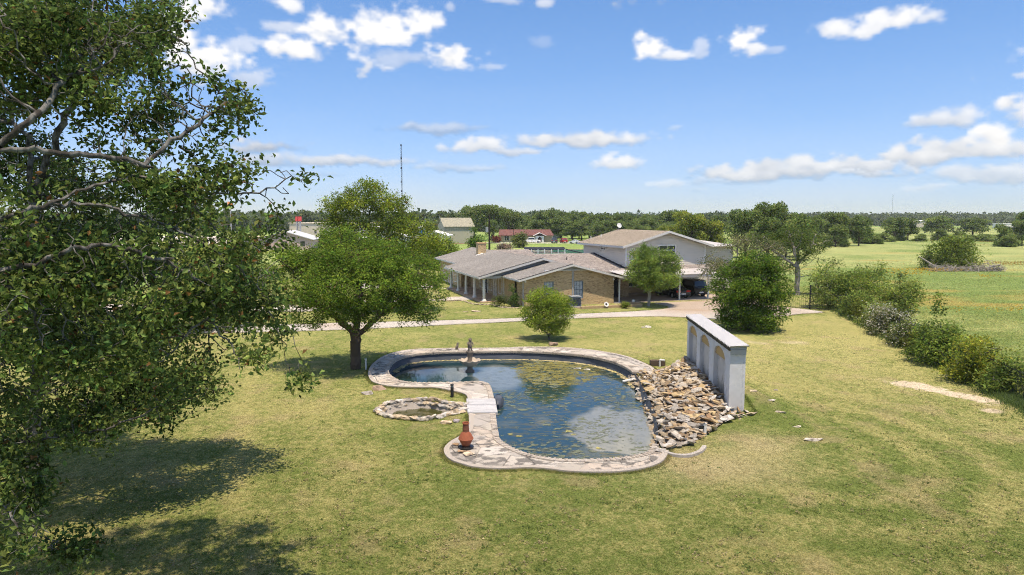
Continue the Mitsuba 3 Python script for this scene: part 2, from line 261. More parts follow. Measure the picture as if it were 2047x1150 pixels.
mat('m_algae_yellow', (.34, .31, .11), .8, .2)
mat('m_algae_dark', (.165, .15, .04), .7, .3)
mat('m_statue', (.19, .162, .135), .9, .15)
mat('m_bowl', (.44, .375, .30), .9, .15)
mat('m_terracotta', (.29, .095, .05), .75, .25)
mat('m_terracotta_dark', (.17, .072, .045), .8, .25)
mat('m_pvc', (.62, .62, .6), .45, .4)
mat('m_bark', lambda p, n, uv: mix((.05, .045, .04), (.19, .185, .175), smoothstep(.35, .68, fbm(p.x * 9, p.y * 9, p.z * 3.5, 4))), .95, .1, bump=lambda p, n, uv: .025 * fbm(p.x * 16, p.y * 16, p.z * 5, 3), bscale=.01)
mat('m_bark_pale', (.31, .285, .25), .95, .1)
mat('m_bark_dark', (.095, .073, .056), .95, .1)
mat('m_barn', (.42, .40, .305), .6, .3)
mat('m_barn_roof', (.30, .285, .21), .55, .4)
mat('m_red_roof', (.16, .078, .07), .9, .15)
mat('m_tan_wall', (.46, .38, .26), .85, .2)
mat('m_pink_wall', (.55, .42, .40), .85, .2)
mat('m_far_roof', (.47, .48, .5), .6, .3)
mat('m_far_wall', (.55, .5, .42), .85, .2)
mat('m_far_white', (.78, .78, .77), .6, .3)
mat('m_red_sign', (.62, .06, .06), .5, .4)
mat('m_orange_sign', (.70, .25, .06), .5, .4)
mat('m_car_white', (.80, .80, .80), .25, .5, clearcoat=1.)
mat('m_car_red', (.34, .015, .02), .25, .5, clearcoat=1.)
mat('m_car_dark', (.02, .03, .034), .22, .5, clearcoat=1.)
mat('m_car_navy', (.045, .055, .085), .25, .5, clearcoat=1.)
mat('m_car_maroon', (.12, .014, .018), .25, .5, clearcoat=1.)
mat('m_tyre', (.02, .02, .02), .85, .2)
mat('m_tail', (.5, .012, .012), .2, .6)
mat('m_blue', (.03, .16, .42), .4, .4)
mat('m_tan_curb', (.43, .315, .185), .9, .15)
for nm, dt in (('m_leaf', 1.0), ('m_leaf_oak', .8), ('m_blade', 1.0)):
    scene[nm] = {'type': 'principledthin', 'base_color': {'type': 'mesh_attribute', 'name': 'vertex_color'}, 'roughness': .42, 'eta': 1.45, 'diff_trans': dt}
scene['m_lawn_blade'] = {'type': 'principledthin', 'base_color': mikit.proc(lambda p, n, uv: lawn_color(p, n, uv) * 1.5), 'roughness': .7, 'eta': 1.3, 'diff_trans': 1.0}
scene['m_pasture_blade'] = {'type': 'principledthin', 'base_color': mikit.proc(lambda p, n, uv: pasture_color(p, n, uv) * mi.Color3f(1.16, .98, 1.05) * (1.9 + 1.0 * noise(p.x * 17, p.y * 17, p.z * 5))), 'roughness': .7, 'eta': 1.3, 'diff_trans': .8}
# ------------------------------------------------------------------ ground
OUT = spline([(-7.97, 37.2), (-8.12, 39.1), (-7.88, 41.5), (-7.0, 43.2), (-5.33, 43.9), (-2.72, 44.0), (-.77, 44.1), (.55, 44.4), (2.52, 44.4), (4.14, 44.0), (5.65, 43.0), (6.99, 41.46), (7.77, 39.3), (8.0, 37.6),
    (7.2, 36.2), (6.75, 34.0), (6.6, 31.7), (6.45, 29.7), (6.2, 27.6), (6.0, 25.6), (5.75, 24.3), (5.3, 23.2), (4.73, 22.6), (3.99, 22.25), (3.3, 22.1), (2.46, 22.1), (1.79, 22.2), (1.13, 22.42), (.45, 22.5), (-.4, 22.4), (-1.26, 22.55),
    (-1.79, 22.9), (-2.18, 23.3), (-2.42, 23.85), (-2.5, 24.5), (-2.35, 25.2), (-2.05, 25.85), (-1.8, 26.6), (-1.78, 27.5), (-1.9, 29.2), (-2.05, 31.2), (-2.3, 32.3), (-3.05, 33.0), (-3.86, 33.55), (-4.61, 33.6), (-5.63, 33.7), (-6.45, 34.0), (-7.23, 34.77), (-7.7, 36.0)], 4)
INN = spline([(-6.9, 37.6), (-7.0, 39.4), (-6.75, 40.85), (-6.03, 41.9), (-4.54, 42.55), (-2.65, 42.75), (-.75, 42.85), (1.16, 42.8), (3.03, 42.3), (4.52, 41.5), (5.59, 40.3), (6.27, 38.9), (6.62, 37.3),
    (6.62, 36.2), (6.5, 34.1), (6.35, 31.7), (6.2, 29.7), (5.9, 27.6), (5.6, 26.0), (5.15, 24.5), (4.81, 23.92), (4.22, 23.6), (3.47, 23.36), (2.58, 23.26), (1.7, 23.3), (1.01, 23.56), (.48, 23.92), (-.06, 24.6),
    (-.45, 25.4), (-.56, 26.3), (-.69, 28.2), (-.81, 30.5), (-.97, 32.6), (-1.2, 34.2), (-1.7, 34.78), (-2.68, 34.66), (-3.96, 34.55), (-4.99, 34.6), (-5.84, 35.0), (-6.5, 36.1)], 4)
P_out, P_in = Polygon(OUT[:, :2] if OUT.shape[1] > 2 else OUT).buffer(0), Polygon(INN).buffer(0)
MID = P_in.buffer(.25)                                    # hole in the lawn, under the coping
SM = spline([(-5.97, 29.6), (-5.74, 30.6), (-5.0, 31.15), (-4.1, 31.4), (-3.3, 31.05), (-2.6, 30.55), (-1.85, 30.45), (-1.85, 29.75), (-2.4, 29.25), (-2.95, 28.75), (-3.67, 28.2), (-4.31, 28.25), (-5.11, 28.55), (-5.75, 29.1)], 4)
P_sm = Polygon(SM).buffer(0)
FENCE = [(22.6, 24.0), (23.7, 30.9), (26.6, 43.7), (30.6, 61.5), (34.2, 77.0), (40, 100), (48, 130)]
def fence_x(y):
    f = np.array(FENCE); return np.interp(y, f[:, 1], f[:, 0]) + np.where(y < 24, (y - 24) * .2, 0) + np.where(y > 130, (y - 130) * .27, 0)
def hz(x, y):
    """height of the ground: a low bank behind the arched wall, a swale by the fence, gentle swells far out"""
    x, y = np.asarray(x, float), np.asarray(y, float)
    b = .50 * np.exp(-((x - 10.9) / 1.5) ** 2) * np.clip((y - 27.0) / 3, 0, 1) * np.clip((40.5 - y) / 4, 0, 1)
    b = b + .04 * (meshkit.fbm(np.stack([x * .25, y * .25, x * 0], -1), 2, 4) - .5) * np.clip((y - 10) / 6, 0, 1) * (np.hypot(x, y - 33) > 12)
    return b
near = np.stack(np.meshgrid(np.arange(-34, 44, .8), np.arange(4, 70, .8)), -1).reshape(-1, 2)
bank = np.stack(np.meshgrid(np.arange(7.6, 15, .35), np.arange(25, 42, .35)), -1).reshape(-1, 2)
ring = []
for r in 60 * 1.17 ** np.arange(28):
    n = 90 if r < 600 else 60
    a = np.arange(n) * 2 * np.pi / n + r
    ring.append(np.c_[r * np.sin(a), 30 + r * np.cos(a)])
ring = np.vstack(ring); ring = ring[~((np.abs(ring[:, 0] - 5) < 39) & (ring[:, 1] > 3) & (ring[:, 1] < 71))]
holes = shapely.union_all([MID, P_sm.buffer(-.1)])
edges = [dens(np.array(g.exterior.coords)[:-1], .3) for g in getattr(holes, 'geoms', [holes])]
fy = np.arange(4, 130, .7); fpts = np.c_[fence_x(fy), fy]; fy2 = 130 * 1.08 ** np.arange(0, 12); fpts = np.vstack([fpts, np.c_[fence_x(fy2), fy2]])
grid = np.vstack([near[(shapely.distance(shapely.points(near), holes) > .35)], bank[shapely.distance(shapely.points(bank), holes) > .3], ring, [[-9e3, -9e3], [9e3, -9e3], [9e3, 9e3], [-9e3, 9e3], [0, 9e3], [-9e3, 0], [9e3, 0]]])
grid = grid[cKDTree(fpts).query(grid)[0] > .3]
gp_ = np.vstack([grid, fpts] + edges)
gp_ = gp_ + np.random.default_rng(1).normal(size=gp_.shape) * 1e-4
tri = Delaunay(gp_).simplices
cen = gp_[tri].mean(1)
keep = ~shapely.contains(holes, shapely.points(cen))
tri, cen = tri[keep], cen[keep]
gv = np.c_[gp_, hz(gp_[:, 0], gp_[:, 1])]
a, b, c = gv[tri[:, 0]], gv[tri[:, 1]], gv[tri[:, 2]]
flip = np.cross(b - a, c - a)[:, 2] < 0
tri[flip] = tri[flip][:, ::-1]
east = cen[:, 0] > fence_x(cen[:, 1])
farr = (cen[:, 1] > 128) | (cen[:, 0] < -45) | (cen[:, 1] < 0)
for nm, sel, m, lb in (('lawn', ~east & ~farr, 'm_lawn', 'mown yellow-green lawn around the pond and house'), ('pasture', east & (cen[:, 1] > 0) & (cen[:, 1] < 700), 'm_pasture', 'rough green pasture with yellow flowers beyond the iron fence'),
                       ('ground', ~((~east & ~farr) | (east & (cen[:, 1] > 0) & (cen[:, 1] < 700))), 'm_field', 'distant green fields out to the horizon')):
    mm = trimesh.Trimesh(gv, tri[sel], process=False); mm.remove_unreferenced_vertices()
    tag(add(nm, mm, m, smooth=True), lb, kind='structure')
# paved surfaces, each a thin sheet on the lawn
def sheet(name, pts, z, m, lb, sp=True, kind='structure'):
    P = Polygon(spline(pts, 5) if sp else pts).buffer(0)
    tag(add(name, prism(P, -.05, z), m), lb, kind=kind); return P
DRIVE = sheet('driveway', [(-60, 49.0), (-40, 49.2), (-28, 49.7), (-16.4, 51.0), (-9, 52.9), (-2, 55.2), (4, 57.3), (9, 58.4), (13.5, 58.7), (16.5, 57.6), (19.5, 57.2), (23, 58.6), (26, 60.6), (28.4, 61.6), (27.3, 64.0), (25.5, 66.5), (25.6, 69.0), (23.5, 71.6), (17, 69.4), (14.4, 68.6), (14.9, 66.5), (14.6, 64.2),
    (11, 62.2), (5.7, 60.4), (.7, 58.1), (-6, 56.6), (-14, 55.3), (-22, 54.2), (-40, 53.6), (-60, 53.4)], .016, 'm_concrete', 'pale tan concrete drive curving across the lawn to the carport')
sheet('path', [(-7.3, 72.2), (-6.9, 73.8), (-4.6, 73.9), (-4.0, 71.7), (-5.8, 71.0), (-6.9, 70.5), (-11, 69.6), (-16, 68.5), (-16, 70.4), (-11, 71.4)], .016, 'm_concrete', 'short concrete walk leading to the columned porch')
sheet('pavement', [(-26, 84), (-17, 82.5), (-10.5, 82.2), (-9.3, 84.5), (-10.2, 88.5), (-13, 88.6), (-26, 89)], .016, 'm_concrete', 'concrete apron beside the far end of the house', sp=False)
sheet('road', [(-90, 66), (-60, 64.0), (-40, 62.5), (-28, 62.0), (-19, 62.2), (-19, 66), (-28, 66.5), (-45, 68), (-90, 73)], .012, 'm_road', 'grey side road behind the oak trees')
sheet('forecourt', [(-190, 215), (-60, 215), (-42, 245), (-42, 330), (-190, 330)], .05, 'm_road', 'pale car park among the shops on the horizon', sp=False)
sheet('lane', [(-12, 236), (60, 233), (60, 239), (-12, 242)], .03, 'm_road', 'gravel parking strip before the red-roofed house', sp=False)
tag(add('pond_water', prism(Polygon(spline([(6, 160), (16, 158), (28, 160), (33, 170), (27, 184), (14, 187.5), (6, 184), (3, 172)], 6)), .02, .05), 'm_pond_green'), 'green farm pond behind the house', kind='structure')
tag(add('shore', prism(Polygon(spline([(4, 158), (16, 156), (30, 158), (36, 170), (29, 187), (14, 190.5), (4, 187), (1, 172)], 6)), -.03, .012), 'm_dirt'), 'bare tan shore of the farm pond', kind='structure')

# ------------------------------------------------------------------ big pond
WZ = -.42
liner = thing('pond_liner', 'dark rubber liner showing between the coping and the pond water', 'pond liner')
Ld = dens(np.array(P_in.buffer(.12).exterior.coords)[:-1], .35); L2 = []
q = meshkit.fbm(np.c_[Ld * .9, Ld[:, 0] * 0], 3, 2) - .5
C0 = np.array([0, 33.5]); dirn = (C0 - Ld) / np.linalg.norm(C0 - Ld, axis=1, keepdims=True)
rows = [np.c_[Ld, q * 0 + .02]] + [np.c_[Ld + dirn * (k * .22 + q[:, None] * .28 * k), .02 - k * .62 + q * .1] for k in (.33, .66, 1.)]
m = len(Ld); v = np.vstack(rows); f = []
for k in range(3):
    i = np.arange(m); j = (i + 1) % m; f += [np.c_[k * m + i, k * m + j, (k + 1) * m + j], np.c_[k * m + i, (k + 1) * m + j, (k + 1) * m + i]]
add('lining', trimesh.Trimesh(v, np.vstack(f), process=False), 'm_liner', liner, smooth=40)
bul = lathe([(.0, .0), (.22, -.02), (.34, -.2), (.3, -.55)], 14); bul.vertices *= [.8, 2.3, 1]; bul.apply_translation([-.66, 32.1, -.0])
add('fold', bul, 'm_liner', liner, smooth=50)
wp = P_in.buffer(.3)
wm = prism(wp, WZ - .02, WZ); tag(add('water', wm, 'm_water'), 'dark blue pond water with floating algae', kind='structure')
tag(add('pond_bed', prism(P_in.buffer(.6), -1.3, -1.2), 'm_dark'), 'pond bed', kind='structure')
# tide line of scum and drifting algae
r = np.random.default_rng(21)
def blobs(pts, size, rr, z, asp=1.5):
    V, Fc = [], []
    for (x, y), s in zip(pts, size):
        n = 7; a = np.sort(rr.uniform(0, 2 * np.pi, n)); rad = s * rr.uniform(.45, 1, n)
        o = len(V); V += [[x, y, z + rr.uniform(0, .006)]] + [[x + asp * q * math.cos(t), y + q * math.sin(t), z] for q, t in zip(rad, a)]
        Fc += [[o, o + 1 + i, o + 1 + (i + 1) % n] for i in range(n)]
    return trimesh.Trimesh(np.array(V), np.array(Fc), process=False)
def scatter(poly, n, rr):
    x0, y0, x1, y1 = poly.bounds; p = np.c_[rr.uniform(x0, x1, n), rr.uniform(y0, y1, n)]
    return p[shapely.contains(poly, shapely.points(p))]
inner = P_in.buffer(-.12)
p = scatter(inner, 15000, r)
dn = meshkit.fbm(np.c_[p * .55, p[:, 0] * 0], 3, 9); zone = np.clip((p[:, 0] + 1.6) / 1.5, .05, 1) * np.where((p[:, 1] > 35) & (p[:, 0] < .3), .12, 1)
p = p[(dn + r.uniform(-.25, .25, len(p)) > .50) & (r.uniform(0, 1, len(p)) < zone)]
tag(add('floating_algae', blobs(p, r.gamma(1.6, .024, len(p)) + .014, r, WZ + .008, 1.8), 'm_algae'), 'small olive flecks of algae drifting on the pond', 'algae', kind='stuff')
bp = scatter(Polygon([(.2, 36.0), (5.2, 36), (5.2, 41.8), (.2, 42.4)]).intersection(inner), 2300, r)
bp = bp[((bp[:, 0] - 2.6) / 2.5) ** 2 + ((bp[:, 1] - 39.5) / 4) ** 2 < r.uniform(.5, 1.1, len(bp))]  # algae kept to an oval that stands in for the round shrub's reflection
tag(add('reflection_algae', blobs(bp, r.gamma(1.8, .026, len(bp)) + .018, r, WZ + .007, 2.2), 'm_algae_dark'), 'dense olive algae flecks shaped to paint the shrub reflection at the back of the pond', 'algae', kind='stuff')
yl = [(-.1, 27.6), (.3, 27.35), (2.35, 28.0), (2.5, 27.6), (3.4, 25.9), (4.0, 24.8), (6.0, 39.2)]
for i, (x, y) in enumerate(yl):
    k = add('algae_clump', blobs([(x, y)], [r.uniform(.10, .20)], r, WZ + .014, 1.6), 'm_algae_yellow')
    tag(k, 'yellowish clump of algae floating on the pond', 'algae', 'yellow algae clumps on the pond')
sc = dens(np.array(P_in.buffer(-.20).exterior.coords)[:-1], .12); sc = sc[(sc[:, 1] > 35.5) & (sc[:, 0] < 7) & ~((sc[:, 0] < -5.0) & (sc[:, 1] < 39))]
tag(add('scum_line', blobs(sc + r.normal(size=sc.shape) * .06, r.uniform(.08, .24, len(sc)), r, WZ + .012, 1.2), 'm_scum'), 'tan scum line along the far edge of the water', 'scum', kind='stuff')
for (x, y) in ((3.9, 40.1), (4.5, 39.8)):
    tag(add('white_float', rock(r, .26, .09, .03), 'm_pvc', to_world=T().translate([x, y, WZ + .02])), 'left of two white scraps floating at the back of the pond' if x < 4 else 'right of two white scraps floating at the back of the pond', 'float')

# coping: irregular flagstones between two rows of edging stones
cop = thing('pond_coping', 'pale weathered flagstone coping curving round the pond', 'stone coping')
rockcut = Polygon([(6.3, 37.0), (9, 37.3), (9, 24.6), (5.5, 24.2), (5.0, 26), (5.8, 31)])
RING = P_out.difference(P_in).difference(rockcut)
bridge = Polygon([(-2.12, 29.0), (-.72, 29.0), (-.82, 31.35), (-2.25, 31.35)])
field = RING.buffer(-.16).difference(bridge)
add('bedding', prism(RING.difference(bridge), -.04, .035), 'm_mortar', cop)
add('bedding', prism(RING.difference(RING.buffer(-.2)).difference(bridge), .036, .088), 'm_mortar', cop)
seeds = scatter(RING.buffer(.6), 1100, r); sel = []
for s_ in seeds:
    if all((s_[0] - t[0]) ** 2 + (s_[1] - t[1]) ** 2 > .52 ** 2 for t in sel): sel.append(s_)
vor = shapely.get_parts(shapely.voronoi_polygons(shapely.multipoints(np.array(sel)), extend_to=RING.buffer(3)))
def flat_color(mesh, c, rr, j=.05):
    return np.clip(np.asarray(c) * rr.uniform(1 - j, 1 + j) * rr.uniform(.97, 1.03, (len(mesh.vertices), 1)), 0, 1)
nf = 0
for cell in vor:
    g = cell.intersection(field).buffer(-.022).buffer(.012, join_style=2)
    for g in getattr(g, 'geoms', [g]):
        if g.area > .03 and g.geom_type == 'Polygon' and nf < 290:
            h = r.uniform(.055, .085); me = prism(g.simplify(.015), .0, h); v_ = me.vertices; v_[:, 2] += np.where(v_[:, 2] > .02, (v_[:, 0] - g.centroid.x) * r.normal() * .012, 0)
            add('flagstone', me, 'm_flag', cop, color=flat_color(me, FLAGS[r.integers(5)], r)); nf += 1
ne = 0
for line, off, dmin, step in ((P_in.buffer(.10), .10, 0, .36), (P_out.buffer(-.10), -.10, 0, .44)):
    e = dens(np.array(line.exterior.coords)[:-1], step)
    for i in range(len(e)):
        a_, b_ = e[i - 1], e[(i + 1) % len(e)]; t_ = (b_ - a_) / np.linalg.norm(b_ - a_); pt = Point(e[i])
        if not RING.buffer(.06).contains(pt) or bridge.buffer(.1).contains(pt) or ne >= 298: continue
        L = np.linalg.norm(b_ - a_) / 2
        me = trimesh.creation.box(extents=[L * .985, .24, .10]); me = me.subdivide(); v_ = me.vertices
        v_[:, 0] *= 1 - .10 * (v_[:, 1] / .12 * np.sign(off)) .clip(0, 1) ** 2; v_ += r.normal(size=v_.shape) * .006
        me.vertices = v_
        M = np.eye(4); M[:2, 0] = t_; M[:2, 1] = [-t_[1], t_[0]]; M[:3, 3] = [e[i][0], e[i][1], .055]
        me.apply_transform(M)
        add('edging_stone', me, 'm_flag' if r.uniform() < .2 else 'm_vc', cop, color=flat_color(me, EDGE[r.integers(4)], r, .1)); ne += 1
fb = thing('footbridge', 'grey white slab footbridge crossing between the small pond and the big pond', 'footbridge')
for y0, y1 in ((29.03, 29.62), (29.64, 30.22), (30.24, 30.80), (30.82, 31.33)):
    me = prism(Polygon([(-1.93 - (y0 - 29) * .09, y0), (-.62 - (y0 - 29) * .075, y0), (-.62 - (y1 - 29) * .075, y1), (-1.93 - (y1 - 29) * .09, y1)]), -.02, .105 + r.uniform(-.008, .008))
    add('plank', me, 'm_plank', fb)
# small pond: two courses of rough stone round a murky pool
sp = thing('small_pond', 'small stone-ringed pool of murky water left of the footbridge', 'garden pond')
add('water', prism(P_sm.buffer(-.14), -.32, -.30), 'm_murky', sp)
sl = dens(np.array(P_sm.buffer(-.16).exterior.coords)[:-1], .3); m = len(sl); cs = sl.mean(0); q = r.normal(size=(m, 1)) * .04
v = np.vstack([np.c_[sl, q * 0], np.c_[sl + (cs - sl) * (.05 + q), q * 0 - .2], np.c_[sl + (cs - sl) * (.2 + q), q * 0 - .44]])
f = []
for k in range(2):
    i = np.arange(m); j = (i + 1) % m; f += [np.c_[k * m + i, k * m + j, (k + 1) * m + j], np.c_[k * m + i, (k + 1) * m + j, (k + 1) * m + i]]
add('lining', trimesh.Trimesh(v, np.vstack(f), process=False), 'm_mortar', sp, smooth=50)
for lvl, st, dz in ((P_sm.buffer(-.02), .50, .07), (P_sm.buffer(-.10), .38, -.08)):
    e = dens(np.array(lvl.exterior.coords)[:-1], st)
    for i in range(len(e)):
        if e[i][0] > -2.1: continue
        t_ = e[(i + 1) % len(e)] - e[i - 1]; ang = math.atan2(t_[1], t_[0])
        me = rock(r, r.uniform(.25, .33), r.uniform(.14, .20), r.uniform(.075, .11), 13)
        me.apply_transform(frame(e[i][0] + r.normal() * .03, e[i][1] + r.normal() * .03, math.degrees(ang) + r.normal() * 8, dz + r.normal() * .012))
        add('stone', me, 'm_stone', sp, color=flat_color(me, np.array(STONES[r.choice([0, 1, 4, 6])]) * 1.1, r, .15))

# ------------------------------------------------------------------ arched wall with its waterfall of stones
W0, W1 = np.array([9.36, 28.85]), np.array([9.90, 38.12])
wt = (W1 - W0) / np.linalg.norm(W1 - W0); wn = np.array([-wt[1], wt[0]]); WL = np.linalg.norm(W1 - W0)   # wn: towards the pond
WM = np.eye(4); WM[:2, 0] = wt; WM[:2, 1] = wn; WM[:2, 3] = W0                                            # local: x along the wall, y towards the pond
if np.linalg.det(WM[:3, :3]) < 0: raise SystemExit
aw = thing('arched_wall', 'white stucco wall with three arched niches above the stone waterfall', 'garden wall')
face = Polygon([(0, -.3), (WL, -.3), (WL, 2.92), (0, 2.92)])
arch = []
for cx in (1.88, 4.88, 7.75):
    a_ = np.linspace(0, np.pi, 17); hw = 1.05
    A = Polygon([(cx - hw, -.4)] + [(cx + hw, -.4)] + [(cx + hw * math.cos(t), 2.2 + .50 * math.sin(t)) for t in a_])
    face = face.difference(A); arch.append((cx, hw))
XZ = np.array([[1, 0, 0, 0], [0, 0, -1, 0], [0, 1, 0, 0], [0, 0, 0, 1.0]])     # (x, z) drawing stood upright, thickness towards -y
me = prism(face, 0, .55); me.apply_transform(WM @ XZ)
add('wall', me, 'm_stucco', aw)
me = box(0, WL, -.66, -.553, -.3, 2.915); me.apply_transform(WM); add('back_wall', me, 'm_stucco', aw)
for cx, hw in arch:
    a_ = np.linspace(0, np.pi, 17); A = Polygon([(cx + (hw - .002) * math.cos(t), 2.2 + .498 * math.sin(t)) for t in a_])
    me = prism(A, .085, .549); me.apply_transform(WM @ XZ); k = add('arch_panel', me, 'm_lunette', aw)
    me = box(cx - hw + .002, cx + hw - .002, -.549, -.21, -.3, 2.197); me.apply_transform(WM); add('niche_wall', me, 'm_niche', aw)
for x0, x1, y0, y1, z0, z1 in ((-.03, WL + .03, -.685, .025, 2.92, 3.02),):
    me = box(x0, x1, y0, y1, z0, z1); me.apply_transform(WM); add('roof_plate', me, 'm_grey_metal', aw)
# corrugated sheet roof, falling slightly to the pond
def corrugated(x0, x1, y0, y1, z0, z1, pitch, amp, n=8):
    xs = np.linspace(x0, x1, int((x1 - x0) / pitch * n) + 1); w_ = amp * np.cos(np.arange(len(xs)) * 2 * np.pi / n)
    v = []; k = len(xs)
    for y, z, t in ((y0, z0, 0), (y1, z1, 0), (y1, z1, -.012), (y0, z0, -.012)): v.append(np.c_[xs, xs * 0 + y, z + w_ + t])
    f = []
    for a_ in range(4):
        b_ = (a_ + 1) % 4; i = np.arange(k - 1); f += [np.c_[a_ * k + i, a_ * k + i + 1, b_ * k + i + 1], np.c_[a_ * k + i, b_ * k + i + 1, b_ * k + i]]
    return trimesh.Trimesh(np.vstack(v), np.vstack(f), process=False)
me = corrugated(-.22, WL + .15, .08, -.76, 3.06, 3.10, .24, .035); me.apply_transform(WM); add('metal_roof', me, 'm_white_metal', aw, smooth=35)
me = box(-.08, -.003, -.66, .0, 2.70, 2.918); me.apply_transform(WM); add('end_board', me, 'm_panel', aw)
me = box(-.1, WL + .1, .03, .06, 2.86, 3.03); me.apply_transform(WM); add('gutter_strip', me, 'm_dark', aw)

rp = thing('stone_waterfall', 'heap of flat tan and brown stones sloping from the arched wall to the pond', 'stone heap')
EDGEW = np.array([(6.75, 38.0), (6.62, 36.8), (6.62, 36.2), (6.5, 34.1), (6.35, 31.7), (6.2, 29.7), (5.9, 27.6), (5.6, 26.0), (5.2, 24.6)])
RIM = LineString([(4.6, 24.0), (5.4, 24.0), (6.8, 24.9), (7.8, 26.2), (8.8, 27.45), (9.9, 28.3), (11.4, 28.4), (11.6, 32)]); RIM2 = LineString([(6.2, 37.8), (7.6, 36.95), (8.8, 38.1), (9.8, 38.8)])
def pile_z(x, y):
    rim = np.clip(shapely.distance(shapely.points(np.asarray(x, float), np.asarray(y, float)), RIM) / 1.5, 0, 1) * np.clip(shapely.distance(shapely.points(np.asarray(x, float), np.asarray(y, float)), RIM2) / 1.2, 0, 1)
    xe = np.interp(y, EDGEW[::-1, 1], EDGEW[::-1, 0]); t = np.clip((x - xe) / 2.9, -.2, 1)
    end = np.clip((y - 24.2) / 4.2, 0, 1) * np.clip((39.2 - y) / 2.6, 0, 1)
    return np.where(t < 0, -.42 + t * 2, -.40 + .42 * np.clip(t * 9, 0, 1) + .60 * np.clip(t, 0, 1) ** .9 * rim)
REG = Polygon([(6.4, 37.7), (7.6, 36.9), (8.7, 38.0), (9.75, 38.7), (9.8, 37.0), (9.5, 32), (9.3, 28.8), (10.4, 28.7), (11.2, 30.2), (11.3, 31.7), (10.4, 31.8), (10.3, 29.5), (10.25, 28.4), (8.75, 27.55), (7.75, 26.3), (6.8, 25.0), (5.6, 24.35), (5.05, 24.5), (5.5, 26), (5.85, 27.6), (6.1, 29.7), (6.3, 31.7), (6.45, 34.1), (6.5, 36.2)]).buffer(0)
bedp = Polygon([(6.2, 37.6), (7.6, 37.0), (9.7, 38.4), (9.9, 37), (9.5, 28.7), (8.7, 27.5), (7.7, 26.2), (6.7, 25.0), (5.2, 24.3), (5.0, 24.6), (5.5, 26), (5.8, 27.6), (6.1, 29.7), (6.25, 31.7), (6.4, 34.1), (6.45, 36.2)]).buffer(0)
gg = np.stack(np.meshgrid(np.arange(4.8, 10.4, .22), np.arange(24, 39, .22)), -1).reshape(-1, 2); gg = gg[shapely.contains(bedp, shapely.points(gg))]
gt = Delaunay(gg).simplices; gc = gg[gt].mean(1); gt = gt[shapely.contains(bedp.buffer(.05), shapely.points(gc))]
add('rubble_bed', trimesh.Trimesh(np.c_[gg, pile_z(gg[:, 0], gg[:, 1]) - .03 + .03 * r.normal(size=len(gg))], gt, process=False), 'm_dirt', rp)
pts = scatter(REG, 9000, r); order = []; d_min = .195
for s_ in pts:
    if all((s_[0] - t[0]) ** 2 + (s_[1] - t[1]) ** 2 > d_min ** 2 for t in order): order.append(s_)
extra = []
for n_, (x, y) in enumerate(order):
    big = r.uniform() < .2; s_ = r.uniform(.27, .38) if big else r.uniform(.13, .23)
    me = rock(r, s_, s_ * r.uniform(.5, .8), s_ * r.uniform(.15, .28), 12)
    M = trimesh.transformations.euler_matrix(r.normal() * .22, -.16 + r.normal() * .22, r.uniform(0, 6.28)); M[:3, 3] = [x, y, float(pile_z(x, y)) + .05 + r.uniform(-.02, .07) + (0 if x < 10.2 else float(hz(x, y)) * .6)]
    me.apply_transform(M)
    wt_ = [.25, .24, .11, .11, .11, .05, .13] if x > 7.3 else [.24, .32, .1, .07, .08, .03, .16]
    c_ = flat_color(me, np.array(STONES[r.choice(7, p=wt_)]) * (.98 if x > 7.3 else .92), r, .18)
    if n_ < 300: add('stone', me, 'm_stone', rp, color=c_)
    else: extra.append((me, c_))
if extra:
    k = add('rubble', cat([e[0] for e in extra]), 'm_stone', rp, color=np.vstack([e[1] for e in extra])); tag(k, None, kind='stuff')
# rim of the lawn at the near corner, curved strip and flat kerb stones
for pts_, nm in (([(5.55, 24.05), (5.9, 23.75), (6.35, 23.75), (6.85, 24.15), (7.15, 24.65)], 'curved pale stone strip edging the lawn at the near corner of the pond'),):
    c_ = LineString(spline(pts_, 6, False)).buffer(.075)
    tag(add('edging_strip', prism(c_, -.02, .10), 'm_edging' if 'm_edging' in scene else 'm_concrete'), nm, 'edging')
for x, y, s_ in ((5.35, 24.2, .32), (5.9, 24.75, .3)):
    me = rock(r, s_, s_ * .6, .1); me.apply_transform(frame(x, y, 20, .07)); tag(add('kerb_stone', me, 'm_stone', color=flat_color(me, STONES[4], r)), 'pale flat stone touching the end of the near coping' if x < 5.5 else 'pale flat stone inside the curved edging strip', 'stone')
# ------------------------------------------------------------------ the house, in its own frame: u along the front, v to the back
HM = frame(1.17, 65.2, math.degrees(math.atan2(.317, .948)))
H = thing('brick_house', 'long tan brick ranch house with a two-storey part in pale siding, porch and carport', 'house')
def hadd(key, m, mat_, parent=H, **kw): return add(key, xf(m, HM), mat_, parent, **kw)
def uz(poly, v0, v1):
    """drawing in (u, z) made solid from v0 to v1"""
    m = prism(poly, 0, v1 - v0); m.apply_transform(XZ); m.apply_translation([0, v1, 0]); return m
def vz(poly, u0, u1):
    """drawing in (v, z) made solid from u0 to u1"""
    m = prism(poly, 0, u1 - u0); m.apply_transform(np.array([[0, 0, 1, u0], [1, 0, 0, 0], [0, 1, 0, 0], [0, 0, 0, 1.0]])); return m
